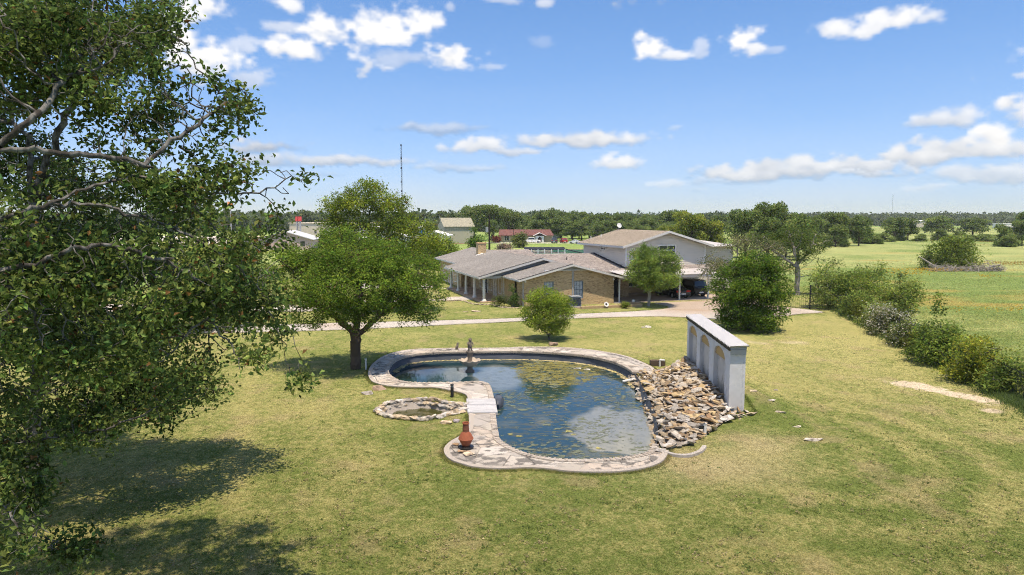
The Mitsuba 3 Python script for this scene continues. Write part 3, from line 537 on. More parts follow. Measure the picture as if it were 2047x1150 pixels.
# brick walls
gab = Polygon([(0, 0), (9.55, 0), (9.55, 2.74), (7.4, 3.35), (7.25, 3.42), (2.4, 3.42), (2.2, 3.35), (0, 2.74)])
wins = [(2.05, 1.05, 3.05, 2.40), (5.20, .62, 6.18, 2.40)]
for (a_, b_, c_, d_) in wins: gab = gab.difference(shapely.box(a_, b_, c_, d_))
hadd('wall', uz(gab, 0, .22), 'm_brick')
hadd('wall', box(.0, .22, .222, 6, 0, 2.70), 'm_brick')
hadd('wall', box(9.33, 9.55, .222, 9, 0, 2.74), 'm_brick')
hadd('wall', box(.002, .24, 6.002, 20, 0, 2.95), 'm_brick')
hadd('wall', box(-1.15, -.9, 20.002, 32, 0, 2.95), 'm_brick')
hadd('wall', box(-.898, .0, 20.004, 20.25, 0, 2.95), 'm_brick')
hadd('wall', box(-1.15, 9, 31.8, 32.05, 0, 3.0), 'm_brick')
hadd('wall', box(9.57, 13.6, 4.4, 4.62, 0, 2.8), 'm_brick')
hadd('wall', box(13.62, 23.5, 6.6, 6.8, 0, 2.99), 'm_brick')
# gable panel of the front wing with its trim
hadd('gable_panel', uz(Polygon([(2.7, 3.5), (6.95, 3.5), (4.8, 4.0)]), .03, .2), 'm_panel')
hadd('trim_board', box(2.15, 7.5, -.03, .22, 3.40, 3.52), 'm_fascia')
hadd('gable_panel', uz(Polygon([(-2.9, 2.62), (8.5, 3.05), (3.6, 4.30)]), 4.95, 5.05), 'm_panel')
hadd('beam', box(-2.75, .0, 4.84, 5.02, 2.40, 2.66), 'm_fascia')
hadd('beam', box(-2.68, -2.42, 5.022, 19.8, 2.44, 2.62), 'm_fascia')
# roofs: ridge running to the back (front wing), ridge running to the back (porch), cross ridge, storey roof
def roof(u0, z0, u1, z1, v0, v1, m_, th=.16): return hadd('roof', slab([(u0, v0, z0), (u1, v0, z1), (u1, v1, z1), (u0, v1, z0)], th), m_)
def plane(pts, m_, th=.14):
    return hadd('roof', slab(pts, th), m_)
roof(-.75, 2.70, 4.8, 4.09, -.6, 4.95, 'm_shingle'); roof(4.8, 4.088, 10.4, 2.70, -.6, 9.5, 'm_shingle')
plane([(-3.3, 4.3, 2.66), (3.6, 4.3, 4.45), (3.6, 19.95, 4.45), (-3.3, 19.95, 2.66)], 'm_shingle')
plane([(-1.75, 19.952, 3.062), (3.6, 19.952, 4.45), (3.6, 32.5, 4.45), (-1.75, 32.5, 3.062)], 'm_shingle')
plane([(3.6, 4.3, 4.448), (9.2, 4.3, 3.0), (9.2, 32.5, 3.0), (3.6, 32.5, 4.448)], 'm_shingle')
plane([(5.0, 2.6, 2.77), (13.52, 2.6, 2.77), (13.52, 12.8, 4.40), (3.2, 12.8, 4.40)], 'm_shingle_pink')
plane([(3.2, 12.802, 4.398), (13.52, 12.802, 4.398), (13.52, 20, 3.0), (3.2, 20, 3.0)], 'm_shingle_pink')
plane([(3.5, 24, 3.5), (10.5, 24, 3.5), (10.5, 28, 4.24), (3.2, 28, 4.24)], 'm_shingle_pink')
plane([(13.4, 2.95, 3.02), (24.2, 2.95, 3.02), (24.2, 4.9, 3.36), (13.4, 4.9, 3.36)], 'm_shingle_pink', .08)
plane([(12.8, 4.3, 5.55), (18.45, 4.3, 7.15), (18.45, 16.4, 7.15), (12.8, 16.4, 5.55)], 'm_shingle_tan')
plane([(18.45, 4.3, 7.148), (24.1, 4.3, 5.55), (24.1, 16.4, 5.55), (18.45, 16.4, 7.148)], 'm_shingle_tan')
# dark strip laid where the cross roof meets the storey wall
hadd('joint_strip', slab([(13.12, 4.6, 3.11), (13.495, 4.6, 3.15), (13.495, 12.9, 4.44), (13.12, 12.9, 4.41)], .03), 'm_shingle_dark')
# fascias: boards along rakes and eaves, hung just below the roof edge
def board(p, q, h=.19, t=.05, m_='m_fascia', drop=.02):
    p, q = np.array(p, float), np.array(q, float); d = q - p; n_ = np.array([d[1], -d[0], 0]); n_ = n_ / (np.linalg.norm(n_) + 1e-9) * t
    a_ = [p - [0, 0, drop], q - [0, 0, drop], q - [0, 0, drop + h], p - [0, 0, drop + h]]
    return hadd('fascia', slab(a_, 1, n_), m_)
board((-.78, -.605, 2.70), (4.8, -.605, 4.10)); board((4.8, -.605, 4.10), (10.4, -.605, 2.70))
board((-.755, 4.9, 2.70), (-.755, -.6, 2.70), .16)
board((-3.33, 4.295, 2.66), (3.6, 4.295, 4.46), .22); board((3.6, 4.295, 4.46), (7.3, 4.295, 3.5), .2)
board((-3.305, 19.9, 2.66), (-3.305, 4.3, 2.66), .2); board((-1.755, 32.4, 3.06), (-1.755, 19.96, 3.06), .18)
board((12.76, 4.295, 5.55), (18.45, 4.295, 7.17), .24); board((18.45, 4.295, 7.17), (24.14, 4.295, 5.55), .24)
board((12.795, 16.4, 5.55), (12.795, 4.3, 5.55), .22); board((24.105, 4.3, 5.55), (24.105, 16.4, 5.55), .2)
# dark drip edge along the near rakes
for p, q in (((-.8, -.66, 2.735), (4.8, -.66, 4.135)), ((-3.35, 4.24, 2.70), (3.6, 4.24, 4.495))):
    m_ = slab([p, q, (q[0], q[1] + .09, q[2]), (p[0], p[1] + .09, p[2])], .035); hadd('drip_edge', m_, 'm_shingle_dark')
# the storey: core, siding boards (each its own), corner boards, windows
hadd('wall', uz(Polygon([(13.53, 3.0), (23.47, 3.0), (23.47, 5.55), (18.45, 6.97), (13.53, 5.55)]), 5.03, 16), 'm_siding')
top = lambda u: 5.60 + (1.42) * (1 - abs(u - 18.45) / 5.0)
wx = [(17.45, 4.4, 19.7, 5.6)]
k = 0
for z in np.arange(3.34, 6.62, .205):
    z1 = z + .185; g = Polygon([(13.62, z), (23.38, z), (23.38, z1), (13.62, z1)]).intersection(Polygon([(13.5, 3), (23.5, 3), (23.5, 5.52), (18.45, 6.93), (13.5, 5.52)]))
    for w_ in wx: g = g.difference(shapely.box(w_[0] - .12, w_[1] - .12, w_[2] + .12, w_[3] + .12))
    for gg_ in getattr(g, 'geoms', [g]):
        if gg_.area < .01: continue
        me = uz(gg_, 4.985, 5.028); me.vertices[:, 1] -= np.where(me.vertices[:, 1] < 5.0, (z1 - me.vertices[:, 2]) * .24, 0)
        hadd('siding_board', me, 'm_siding')
hadd('gable_panel', uz(Polygon([(16.9, 6.45), (20.0, 6.45), (18.45, 6.93)]), 4.98, 5.01), 'm_shingle_tan')
for z in np.arange(3.25, 5.5, .205):
    v0 = 5.03; v1 = 16; zz = z + .1
    v1 = min(16, max(5.1, 12.8 - (4.42 - z) / .16 + .3)) if z < 4.35 else 16
    lo = 5.03
    hi = 12.8 - (4.40 - (z + .2)) / .16 if z < 4.25 else 16
    if hi < lo + .3: continue
    for s0, s1 in (((lo, hi),) if not (4.65 < z < 5.4 and hi > 11.6) else ((lo, 9.75), (11.35, hi))):
        if s1 > s0: 
            me = box(13.485, 13.528, s0, s1, z, z + .185); me.vertices[:, 0] -= np.where(me.vertices[:, 0] < 13.5, (z + .198 - me.vertices[:, 2]) * .24, 0); hadd('siding_board', me, 'm_siding')
hadd('corner_board', box(13.44, 13.60, 4.95, 5.06, 3.12, 5.52), 'm_white'); hadd('corner_board', box(23.40, 23.55, 4.95, 5.06, 3.36, 5.5), 'm_white')
# right rear addition with its low metal roof
hadd('wall', box(23.56, 28.7, 7.03, 15, 0, 5.15), 'm_siding')
for z in np.arange(.2, 5.1, .24): hadd('siding_board', box(23.58, 28.7, 6.97, 7.028, z, z + .20), 'm_siding')
me = corrugated(23.2, 29.3, 6.4, 15.4, 5.28, 5.75, .35, .03); hadd('metal_roof', me, 'm_metal_roof', smooth=35)
# windows: frame, panes, muntins
def window(u0, z0, u1, z1, v, cols, rows, frame_mat='m_white', pane='m_curtain', side=None, fw=.07, sill=True):
    k = num(H + '__window')
    def w(key, m_, mt_):
        if side == 'left':                                   # drawn on a wall that faces -u: swap axes
            m_ = m_.copy(); v_ = m_.vertices.copy(); m_.vertices = np.c_[v + (v_[:, 1] - v), v_[:, 0], v_[:, 2]]; m_.invert()
        add(key, xf(m_, HM), mt_, k)
    fr = shapely.box(u0, z0, u1, z1).difference(shapely.box(u0 + fw, z0 + fw, u1 - fw, z1 - fw))
    w('frame', uz(fr, v - .03, v + .12), frame_mat)
    w('pane', box(u0 + fw, u1 - fw, v + .075, v + .095, z0 + fw, z1 - fw), pane)
    zc = (z0 + z1) / 2
    w('sash_rail', box(u0 + fw, u1 - fw, v + .03, v + .072, zc - .035, zc + .035), frame_mat)
    for c in range(1, cols): x = u0 + (u1 - u0) * c / cols; w('muntin', box(x - .018, x + .018, v + .045, v + .073, z0 + fw, z1 - fw), frame_mat)
    for c in range(1, rows):
        if c * 2 != rows: z = z0 + (z1 - z0) * c / rows; w('muntin', box(u0 + fw, u1 - fw, v + .046, v + .0735, z - .018, z + .018), frame_mat)
    if sill: w('sill', box(u0 - .06, u1 + .06, v - .10, v - .032, z0 - .11, z0 - .005), 'm_brick_cap')
    return k
for a_, b_, c_, d_ in wins: window(a_, b_, c_, d_, .06, 3, 4, 'm_ac')
window(17.45, 4.4, 19.7, 5.6, 4.93, 2, 2, pane='m_glass', sill=False, fw=.11)
window(9.85, 4.82, 11.2, 5.5, 13.44, 2, 1, pane='m_glass', side='left', sill=False, fw=.09)
for v0 in (7.0, 10.6, 14.2): window(v0, .5, v0 + 1.25, 2.3, -.02, 2, 4, pane='m_glass', side='left', sill=False)
window(22.2, .5, 23.5, 2.3, -1.20, 2, 4, pane='m_glass', side='left', sill=False)
for v0 in (24.3, 27.2): window(v0, .12, v0 + 2.3, 2.3, -1.20, 2, 2, pane='m_far_white', side='left', sill=False)
hadd('door', box(-.05, .0, 12.4, 13.4, .1, 2.3), 'm_dark'); hadd('door_trim', box(-.06, .0, 12.2, 12.38, .1, 2.4), 'm_white'); hadd('door_trim', box(-.06, .0, 13.42, 13.6, .1, 2.4), 'm_white')
for v0 in (6.2, 8.9, 9.6): hadd('pilaster', box(-.10, .0, v0, v0 + .22, .1, 2.7), 'm_white')
hadd('downspout', box(-.10, -.02, .1, .2, 0, 2.6), 'm_fascia'); hadd('downspout', box(9.42, 9.55, -.09, -.01, 2.35, 2.62), 'm_white'); hadd('downspout', box(.02, .18, -.09, -.01, 2.4, 2.62), 'm_white')
hadd('downspout', box(-.16, -.04, 2.2, 2.4, 0, 2.62), 'm_dark')
hadd('conduit', box(4.98, 5.12, -.06, -.005, .9, 3.4), 'm_grey_metal')
# porch floor, step and columns
hadd('porch_floor', box(-3.05, -.001, 4.7, 20.0, -.05, .10), 'm_drive')
for i in range(5):
    v = 5.05 + 3.6 * i; c = num(H + '__porch_column')
    add('shaft', xf(lathe([(.145, .36), (.15, 1.2), (.125, 2.3), (.125, 2.36)], 16, -2.55, v), HM), 'm_white', c, smooth=50)
    add('base', xf(lathe([(0, .095), (.25, .095), (.25, .17), (.20, .26), (.147, .358)], 16, -2.55, v), HM), 'm_white', c, smooth=30)
    add('capital', xf(lathe([(.127, 2.30), (.18, 2.38), (.18, 2.44), (0, 2.44)], 16, -2.55, v), HM), 'm_white', c, smooth=30)
# chimney
ch = num(H + '__chimney')
add('stack', xf(box(1.6, 2.65, 22, 22.95, 3.2, 5.30), HM), 'm_brick', ch); add('cap', xf(box(1.54, 2.71, 21.94, 23.01, 5.302, 5.44), HM), 'm_brick_cap', ch)
add('joint_strip', xf(slab([(1.25, 21.6, 3.875), (2.2, 21.6, 4.12), (2.2, 22.1, 4.12), (1.25, 22.1, 3.875)], .03), HM), 'm_white', ch)  # white metal sheet sealing the foot of the chimney
for u, v, z in ((8.4, 9.4, 3.87), (15.3, 14.9, 6.25), (14.4, 15.9, 6.0)):
    hadd('vent_pipe', cyl(.05, z, z + .35, u, v, 8), 'm_dark' if u < 9 else 'm_white')
# carport
me = corrugated(10.3, 21.5, -.78, 3.05, 2.80, 3.06, .28, .026); hadd('carport_roof', me, 'm_metal_roof', smooth=35)
hadd('carport_beam', box(10.3, 21.5, -.62, -.50, 2.50, 2.75), 'm_fascia'); hadd('carport_beam', box(10.3, 21.5, .22, .34, 2.38, 2.60), 'm_white')
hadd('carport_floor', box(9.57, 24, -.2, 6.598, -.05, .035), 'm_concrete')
for u in (10.3, 13.75, 17.3, 20.8): hadd('carport_post', box(u - .07, u + .07, .21, .35, .03, 2.378), 'm_white')
hadd('ceiling', box(13.53, 23.47, 5.0, 6.9, 2.992, 2.999), 'm_white'); hadd('wall', box(13.4, 13.6, 4.622, 6.598, 0, 2.99), 'm_brick'); hadd('step', box(13.7, 16.6, 5.9, 6.58, .03, .20), 'm_concrete')
hadd('door', box(11.3, 12.3, 4.36, 4.40, .05, 2.1), 'm_dark')
for u in (14.6, 18.2): window(u, .9, u + 1.2, 2.2, 6.50, 2, 2, pane='m_glass', sill=False)
for u in (16.6, 19.9): hadd('door_trim', box(u, u + .14, 6.50, 6.595, .05, 2.5), 'm_white')
hadd('siding_panel', box(20.4, 23.4, 6.52, 6.597, 1.6, 3.0), 'm_siding')

# things beside the house
ac = thing('air_conditioner', 'blue-grey air conditioning unit standing against the brick gable wall', 'air conditioner')
add('cabinet', xf(box(4.25, 5.2, -1.75, -.85, .1, 1.02), HM), 'm_ac', ac); add('lid', xf(cat([box(4.22, 5.23, -1.78, -.82, 1.022, 1.07), cyl(.33, 1.072, 1.10, 4.72, -1.3)]), HM), 'm_grey_metal', ac)
for i in range(9): add('louver', xf(box(4.30, 5.15, -1.775, -1.752, .2 + i * .085, .235 + i * .085), HM), 'm_dark', ac)
add('pad', xf(box(4.1, 5.35, -1.9, -.7, -.03, .098), HM), 'm_concrete', ac)
sd = thing('satellite_dish', 'white round satellite dish on the ridge of the storey roof', 'satellite dish')
dm = lathe([(.0, .0), (.14, .015), (.25, .05), (.31, .085), (.31, .095), (.14, .027), (0, .012)], 20); dm.apply_transform(trimesh.transformations.rotation_matrix(math.radians(72), [1, 0, 0])); 
add('reflector', xf(dm, HM @ frame(18.2, 15.8, 0, 7.62)), 'm_far_white', sd, smooth=40)
add('arm', xf(cat([rod((18.2, 15.85, 7.1), (18.2, 15.85, 7.75), .03), rod((18.2, 15.75, 7.5), (18.2, 15.2, 7.75), .02)]), HM), 'm_grey_metal', sd)
cb = thing('brick_curb', 'low tan brick border of the bed before the gable wall', 'garden border')
pts_ = [(4.6, -3.0), (8.5, -3.15), (10.9, -3.2), (11.1, -1.9), (10.4, -1.5)]
for a_, b_ in zip(pts_, pts_[1:]):
    L_ = math.dist(a_, b_); n_ = max(1, round(L_ / .42))
    for i in range(n_):
        p = np.array(a_) + (np.array(b_) - a_) * (i + .5) / n_; me = box(-L_ / n_ / 2 + .008, L_ / n_ / 2 - .008, -.13, .13, 0, .26 + rng.uniform(-.01, .01))
        add('brick', xf(me, HM @ frame(p[0], p[1], math.degrees(math.atan2(b_[1] - a_[1], b_[0] - a_[0])))), 'm_tan_curb', cb)
tag(add('flower_bed', xf(prism(Polygon([(4.6, -2.9), (10.85, -3.1), (11.0, -1.9), (9.4, -1.2), (4.6, -1.9)]), -.02, .012), HM), 'm_dirt'), 'narrow bed of bare soil behind the brick border', kind='structure')
fl = thing('flood_lamp', 'small white round lamp on the brick border', 'garden lamp')
M_ = HM @ frame(7.1, -3.1, 0, .28); lm = lathe([(0, 0), (.12, 0), (.24, .22), (.24, .26), (.16, .22), (0, .2)], 14)
lm.apply_transform(trimesh.transformations.rotation_matrix(math.radians(60), [1, 0, 0])); add('shade', xf(lm, M_), 'm_far_white', fl, smooth=40); add('lens', xf(xf(cyl(.12, .20, .235, n=14), trimesh.transformations.rotation_matrix(math.radians(60), [1, 0, 0])), M_), 'm_dark', fl)
gl = thing('globe', 'small white globe on the grass beside the carport', 'globe lamp'); sp_ = trimesh.creation.icosphere(2, .16); sp_.apply_translation([12.05, 67.3, .34]); add('ball', sp_, 'm_far_white', gl, smooth=True); add('stem', cyl(.03, 0, .22, 12.05, 67.3, 8), 'm_grey_metal', gl)
# stone edging of the front bed, each stone its own part
be = thing('bed_edging', 'thin line of pale stones winding before the porch', 'garden edging')
line = dens(spline([(-9.2, 71.6), (-7.6, 70.4), (-6.65, 70.03), (-5.95, 70.29), (-5.33, 70.37), (-4.84, 69.84), (-4.41, 68.6), (-3.9, 67.55), (-3.36, 67.06), (-2.58, 67.0), (-1.94, 66.95), (-1.5, 66.0), (-1.17, 64.95), (-.6, 64.6), (.2, 64.5), (1.0, 64.3)], 5, False), .42, False)
for i in range(len(line) - 1):
    d = line[i + 1] - line[i]; me = rock(rng, .23, .11, .09, 10); me.apply_transform(frame(*(line[i] + d / 2), math.degrees(math.atan2(d[1], d[0])), .05))
    add('stone', me, 'm_stone', be, color=flat_color(me, (.50, .43, .31), rng, .12))
be2 = thing('bed_edging', 'short run of pale stones in the grass left of the porch columns', 'garden edging')
for x, y in ((-9.0, 84.4), (-8.55, 83.3), (-8.1, 82.2), (-7.7, 81.2), (-9.6, 77.5), (-9.1, 76.8), (-8.4, 74.4), (-8.0, 74.0)):
    me = rock(rng, .38, .14, .09, 10); me.apply_transform(frame(x, y, 115, .04)); add('stone', me, 'm_stone', be2, color=flat_color(me, (.62, .54, .42), rng, .1))

# ------------------------------------------------------------------ vehicles
def car(name, kind, x, y, deg, paint, label, L=4.6, W=1.8, Ht=1.48, tail='m_tail'):
    c = thing(name, label, {'pickup': 'pickup truck', 'suv': 'car', 'sedan': 'car', 'cart': 'utility cart'}[kind]); M = frame(x, y, deg)
    h = L / 2
    prof = {'sedan': [(-h, .35), (-h, .72), (-h + .12, .92), (-h + .95, 1.0), (-h + 1.55, Ht - .05), (-h + 1.9, Ht), (h - 1.95, Ht - .02), (h - 1.15, .98), (h - .15, .82), (h, .62), (h, .32), (h - .3, .24), (-h + .2, .24)],
            'suv': [(-h, .4), (-h, .95), (-h + .1, 1.15), (-h + .42, Ht - .1), (-h + .75, Ht), (h - 1.9, Ht - .03), (h - 1.2, 1.12), (h - .15, .95), (h, .7), (h, .36), (h - .3, .28), (-h + .2, .28)],
            'pickup': [(-h, .5), (-h, 1.02), (-h + 2.15, 1.04), (-h + 2.2, Ht - .04), (-h + 2.35, Ht), (h - 2.0, Ht - .02), (h - 1.45, 1.12), (h - .1, 1.02), (h, .8), (h, .42), (h - .3, .36), (-h + .2, .38)]}[kind]
    def side(poly, w, belt=.98):
        m_ = prism(poly, 0, w); m_.apply_transform(XZ); m_.apply_translation([0, w / 2, 0]); m_ = m_.subdivide(); v_ = m_.vertices
        t_ = np.clip((v_[:, 2] - belt) / (Ht - belt), 0, 1); v_[:, 1] *= 1 - .2 * t_ ** 1.2; e_ = np.clip((np.abs(v_[:, 0]) - (h - .55)) / .55, 0, 1); v_[:, 1] *= 1 - .12 * e_ ** 2
        m_.vertices = v_; return m_
    body = Polygon(prof).buffer(-.04).buffer(.04)
    r_ = .34 if kind != 'pickup' else .40; wxs = (-h + .85, h - .88)
    for q_ in wxs: body = body.difference(Point(q_, r_).buffer(r_ + .06))
    add('body', xf(side(body, W), M), paint, c, smooth=35)
    ft = [p_ for p_ in prof if p_[1] > 1.0] if kind != 'sedan' else prof[3:8]
    cab = Polygon(prof).intersection(shapely.box(-h, 1.0 if kind == 'sedan' else 1.12, h, Ht - .10)).buffer(-.07)
    if kind == 'pickup': cab = cab.intersection(shapely.box(-h + 2.2, 1.1, h, Ht))
    gl_ = side(cab, W + .012); add('side_window', xf(gl_, M), 'm_glass', c)
    # rear and front glass as slanted panes
    if kind == 'sedan': gq = [(-h + 1.02, 1.03), (-h + 1.5, Ht - .09)], [(h - 1.22, 1.02), (h - 1.86, Ht - .07)]
    elif kind == 'suv': gq = [(-h + .13, 1.2), (-h + .40, Ht - .13)], [(h - 1.27, 1.16), (h - 1.84, Ht - .08)]
    else: gq = [(-h + 2.165, 1.12), (-h + 2.19, Ht - .1)], [(h - 1.52, 1.15), (h - 1.95, Ht - .07)]
    for (p0, p1), sg in zip(gq, (-1, 1)):
        w0, w1 = W * .40, W * .33; n_ = np.array([(p1[1] - p0[1]) * sg, 0, abs(p1[0] - p0[0])]); n_ = n_ / np.linalg.norm(n_) * .02
        q_ = np.array([(p0[0], -w0, p0[1]), (p0[0], w0, p0[1]), (p1[0], w1, p1[1]), (p1[0], -w1, p1[1])]); add('windscreen' if sg > 0 else 'rear_window', xf(slab(q_ + n_, .03, -n_ / .02), M), 'm_glass', c)
    for q_ in wxs:
        for s_ in (-1, 1):
            wh = cyl(r_, -.11, .11, n=20); wh.apply_transform(trimesh.transformations.rotation_matrix(np.pi / 2, [1, 0, 0])); wh.apply_translation([q_, s_ * (W / 2 - .13), r_])
            k_ = add('wheel', xf(wh, M), 'm_tyre', c, smooth=40)
            rm = cyl(r_ * .6, -.115, .115, n=14); rm.apply_transform(trimesh.transformations.rotation_matrix(np.pi / 2, [1, 0, 0])); rm.apply_translation([q_, s_ * (W / 2 - .128), r_]); add('rim', xf(rm, M), 'm_grey_metal', k_)
    zt = .80 if kind == 'sedan' else .95
    for s_ in (-1, 1):
        add('tail_light', xf(box(-h - .012, -h + .14, s_ * (W / 2 - .04), s_ * (W / 2 - .55), zt - .09, zt + .09), M), tail, c)
        add('headlight', xf(box(h - .14, h + .012, s_ * (W / 2 - .12), s_ * (W / 2 - .5), .62, .76), M), 'm_far_white', c)
    add('number_plate', xf(box(-h - .02, -h + .03, -.26, .26, .46, .60), M), 'm_far_white', c)
    add('bumper', xf(box(-h - .05, -h + .1, -W / 2 + .12, W / 2 - .12, .30, .44), M), 'm_dark', c)
    return c
a0 = math.degrees(math.atan2(.948, -.317))
def hp(u, v): return tuple((HM @ [u, v, 0, 1])[:2])
car('parked_car', 'sedan', *hp(18.35, 3.4), a0, 'm_car_dark', 'dark hatchback with wide red tail lights parked in the carport')
car('parked_car', 'suv', *hp(21.0, 4.1), a0, 'm_black', 'black car in the deep shade at the right end of the carport', Ht=1.85, tail='m_dark')
car('pickup_truck', 'pickup', 6.9, 238.5, 176, 'm_car_white', 'white pickup truck parked before the red-roofed house', 6.2, 2.0, 1.95)
car('parked_car', 'suv', 14.8, 237.5, 82, 'm_car_navy', 'dark blue car between the white pickup and the red car', 4.7, 1.95, 1.85)
car('parked_car', 'suv', 17.9, 237.5, 100, 'm_car_red', 'red car parked right of the dark blue car', 4.5, 1.9, 1.7)
car('parked_car', 'sedan', 21.2, 231, 150, 'm_car_white', 'small white car at the right end of the row of parked vehicles', 3.8, 1.7, 1.4)
# ------------------------------------------------------------------ fountain and garden things
import manifold3d as m3
def flesh(joints, bones, L=.03, it=8):
    """one continuous body: hulls of spheres at the joints, joined, refined and smoothed"""
    parts = []
    for a_, b_ in bones:
        s_ = []
        for j in (a_, b_):
            p, q_ = joints[j]; s_.append(m3.Manifold.sphere(q_, 14).translate(list(map(float, p))))
        parts.append(m3.Manifold.batch_hull(s_))
    m_ = m3.Manifold.batch_boolean(parts, m3.OpType.Add).refine_to_length(L).to_mesh()
    t_ = trimesh.Trimesh(m_.vert_properties[:, :3], m_.tri_verts, process=True); trimesh.smoothing.filter_taubin(t_, iterations=it); return t_
fo = thing('fountain', 'weathered stone fountain with a scalloped bowl standing in the pond', 'fountain')
FX, FY = -2.46, 39.3
add('pedestal', lathe([(.0, -1.2), (.30, -1.2), (.30, -.5), (.28, -.42), (.27, -.36), (.19, -.30), (.15, -.20), (.165, -.12), (.20, -.06), (.0, -.05)], 20, FX, FY), 'm_statue', fo, smooth=45)
n = 60; a_ = np.arange(n) * 2 * np.pi / n; sc_ = np.cos(a_ * 10); prof = [(.12, .10, 0), (.30, .14, 0), (.46, .25, .25), (.56, .38, .6), (.60, .47, 1), (.575, .48, 1), (.50, .40, .7), (.38, .33, .2), (.0, .31, 0)]
v = np.vstack([np.c_[(r0 * 1.05 * (1 + .05 * w_ * sc_)) * np.cos(a_) + FX, (r0 * 1.05 * (1 + .05 * w_ * sc_)) * np.sin(a_) + FY, z0 - .2 + .035 * w_ * sc_] for r0, z0, w_ in prof]); k = len(prof)
i, j = np.meshgrid(np.arange(k - 1), np.arange(n), indexing='ij'); jj = (j + 1) % n; q = np.stack([i * n + j, i * n + jj, (i + 1) * n + jj, (i + 1) * n + j], -1).reshape(-1, 4)
add('bowl', trimesh.Trimesh(v, np.vstack([q[:, [0, 1, 2]], q[:, [0, 2, 3]]]), process=False), 'm_bowl', fo, smooth=40)
add('upper_pedestal', lathe([(.17, .11), (.17, .18), (.125, .24), (.14, .44), (.175, .62), (.215, .70), (.215, .77), (.0, .77)], 18, FX, FY), 'm_statue', fo, smooth=45)
ck = thing('cherub_statue', 'small stone cherub standing on the pedestal of the fountain', 'statue')
J = {'hipL': ((-.06, 0, .30), .075), 'hipR': ((.06, 0, .30), .075), 'belly': ((0, -.02, .37), .10), 'chest': ((.0, 0, .50), .09), 'neck': ((.01, 0, .575), .045), 'shL': ((-.10, 0, .53), .045), 'shR': ((.10, 0, .53), .045),
     'kneeL': ((-.075, -.08, .16), .055), 'kneeR': ((.08, -.02, .16), .055), 'ankL': ((-.06, -.02, .03), .036), 'ankR': ((.085, .02, .03), .036), 'toeL': ((-.065, -.09, .02), .026), 'toeR': ((.10, -.05, .02), .026),
     'elL': ((-.16, -.06, .45), .036), 'haL': ((-.08, -.15, .47), .03), 'elR': ((.17, .02, .44), .036), 'haR': ((.17, -.07, .34), .03), 'skull': ((.015, .0, .665), .088), 'jaw': ((.015, -.035, .635), .066)}
Bn = [('hipL', 'hipR'), ('hipL', 'belly'), ('hipR', 'belly'), ('belly', 'chest'), ('chest', 'neck'), ('shL', 'shR'), ('shL', 'chest'), ('shR', 'chest'), ('hipL', 'kneeL'), ('kneeL', 'ankL'), ('ankL', 'toeL'), ('hipR', 'kneeR'), ('kneeR', 'ankR'), ('ankR', 'toeR'),
      ('shL', 'elL'), ('elL', 'haL'), ('shR', 'elR'), ('elR', 'haR'), ('neck', 'skull'), ('skull', 'jaw')]
for sd_, hx in (('L', J['haL'][0]), ('R', J['haR'][0])):
    for q_ in range(5):
        t_ = ((q_ - 2) * .014, -.045 + .008 * abs(q_ - 2), -.012 + .004 * q_); J[f'f{sd_}{q_}'] = (tuple(np.array(hx) + t_), .009); Bn.append((f'ha{sd_}', f'f{sd_}{q_}'))
for nm, p_, r_ in (('nose', (.015, -.105, .655), .014), ('browL', (-.015, -.083, .685), .018), ('browR', (.045, -.083, .685), .018), ('earL', (-.072, 0, .66), .018), ('earR', (.102, 0, .66), .018), ('lip', (.015, -.098, .622), .014)):
    J[nm] = (p_, r_); Bn.append(('skull' if nm != 'lip' else 'jaw', nm))
Mc = frame(FX, FY, 20, .77); body = flesh(J, Bn, .022, 6); body.vertices = body.vertices * [1.06, 1.06, 1.04]
add('body', xf(body, Mc), 'm_statue', ck, smooth=True)
hr = [rock(rng, .03, .03, .028, 10) for _ in range(26)]
for i_, h_ in enumerate(hr):
    th = rng.uniform(.05, 1.35); ph = rng.uniform(0, 6.28); h_.apply_translation([.016 + .088 * math.sin(th) * math.cos(ph), .012 + .088 * math.sin(th) * math.sin(ph), .70 + .092 * math.cos(th) - .01])
add('hair', xf(cat(hr), Mc), 'm_statue', ck, smooth=True)
add('drapery', xf(lathe([(.10, .26), (.125, .31), (.118, .37), (.09, .38)], 14), Mc), 'm_statue', ck, smooth=True)
st_ = []
for t_ in (-1, 1):
    st_ += [rod((t_ * .17, .02, .0), (t_ * .05, .0, .26), .012), rod((t_ * .19, .02, 0), (t_ * .17, .02, .05), .02)]
add('support', xf(cat(st_ + [box(-.2, .2, -.14, .14, -.001, .025)]), Mc), 'm_statue', ck)
sq = thing('bird_statuette', 'small dark stone bird figure on the far coping left of the fountain', 'statuette')
Jb = {'tail': ((.10, 0, .03), .03), 'rump': ((.05, 0, .13), .07), 'breast': ((-.02, 0, .22), .085), 'neck': ((-.03, 0, .33), .06), 'head': ((-.035, 0, .40), .062), 'beak': ((-.11, 0, .39), .014), 'footL': ((-.01, -.04, .02), .025), 'footR': ((-.01, .04, .02), .025), 'wingL': ((.07, -.075, .16), .03), 'wingR': ((.07, .075, .16), .03), 'shwL': ((-.02, -.07, .27), .035), 'shwR': ((-.02, .07, .27), .035)}
bm = flesh(Jb, [('tail', 'rump'), ('rump', 'breast'), ('breast', 'neck'), ('neck', 'head'), ('head', 'beak'), ('breast', 'footL'), ('breast', 'footR'), ('shwL', 'wingL'), ('shwR', 'wingR'), ('breast', 'shwL'), ('breast', 'shwR')], .025, 4)
add('figure', xf(bm, frame(-3.55, 43.55, 200, .07)), 'm_statue', sq, smooth=True); add('plinth', box(-3.67, -3.43, 43.43, 43.67, .05, .085), 'm_statue', sq)

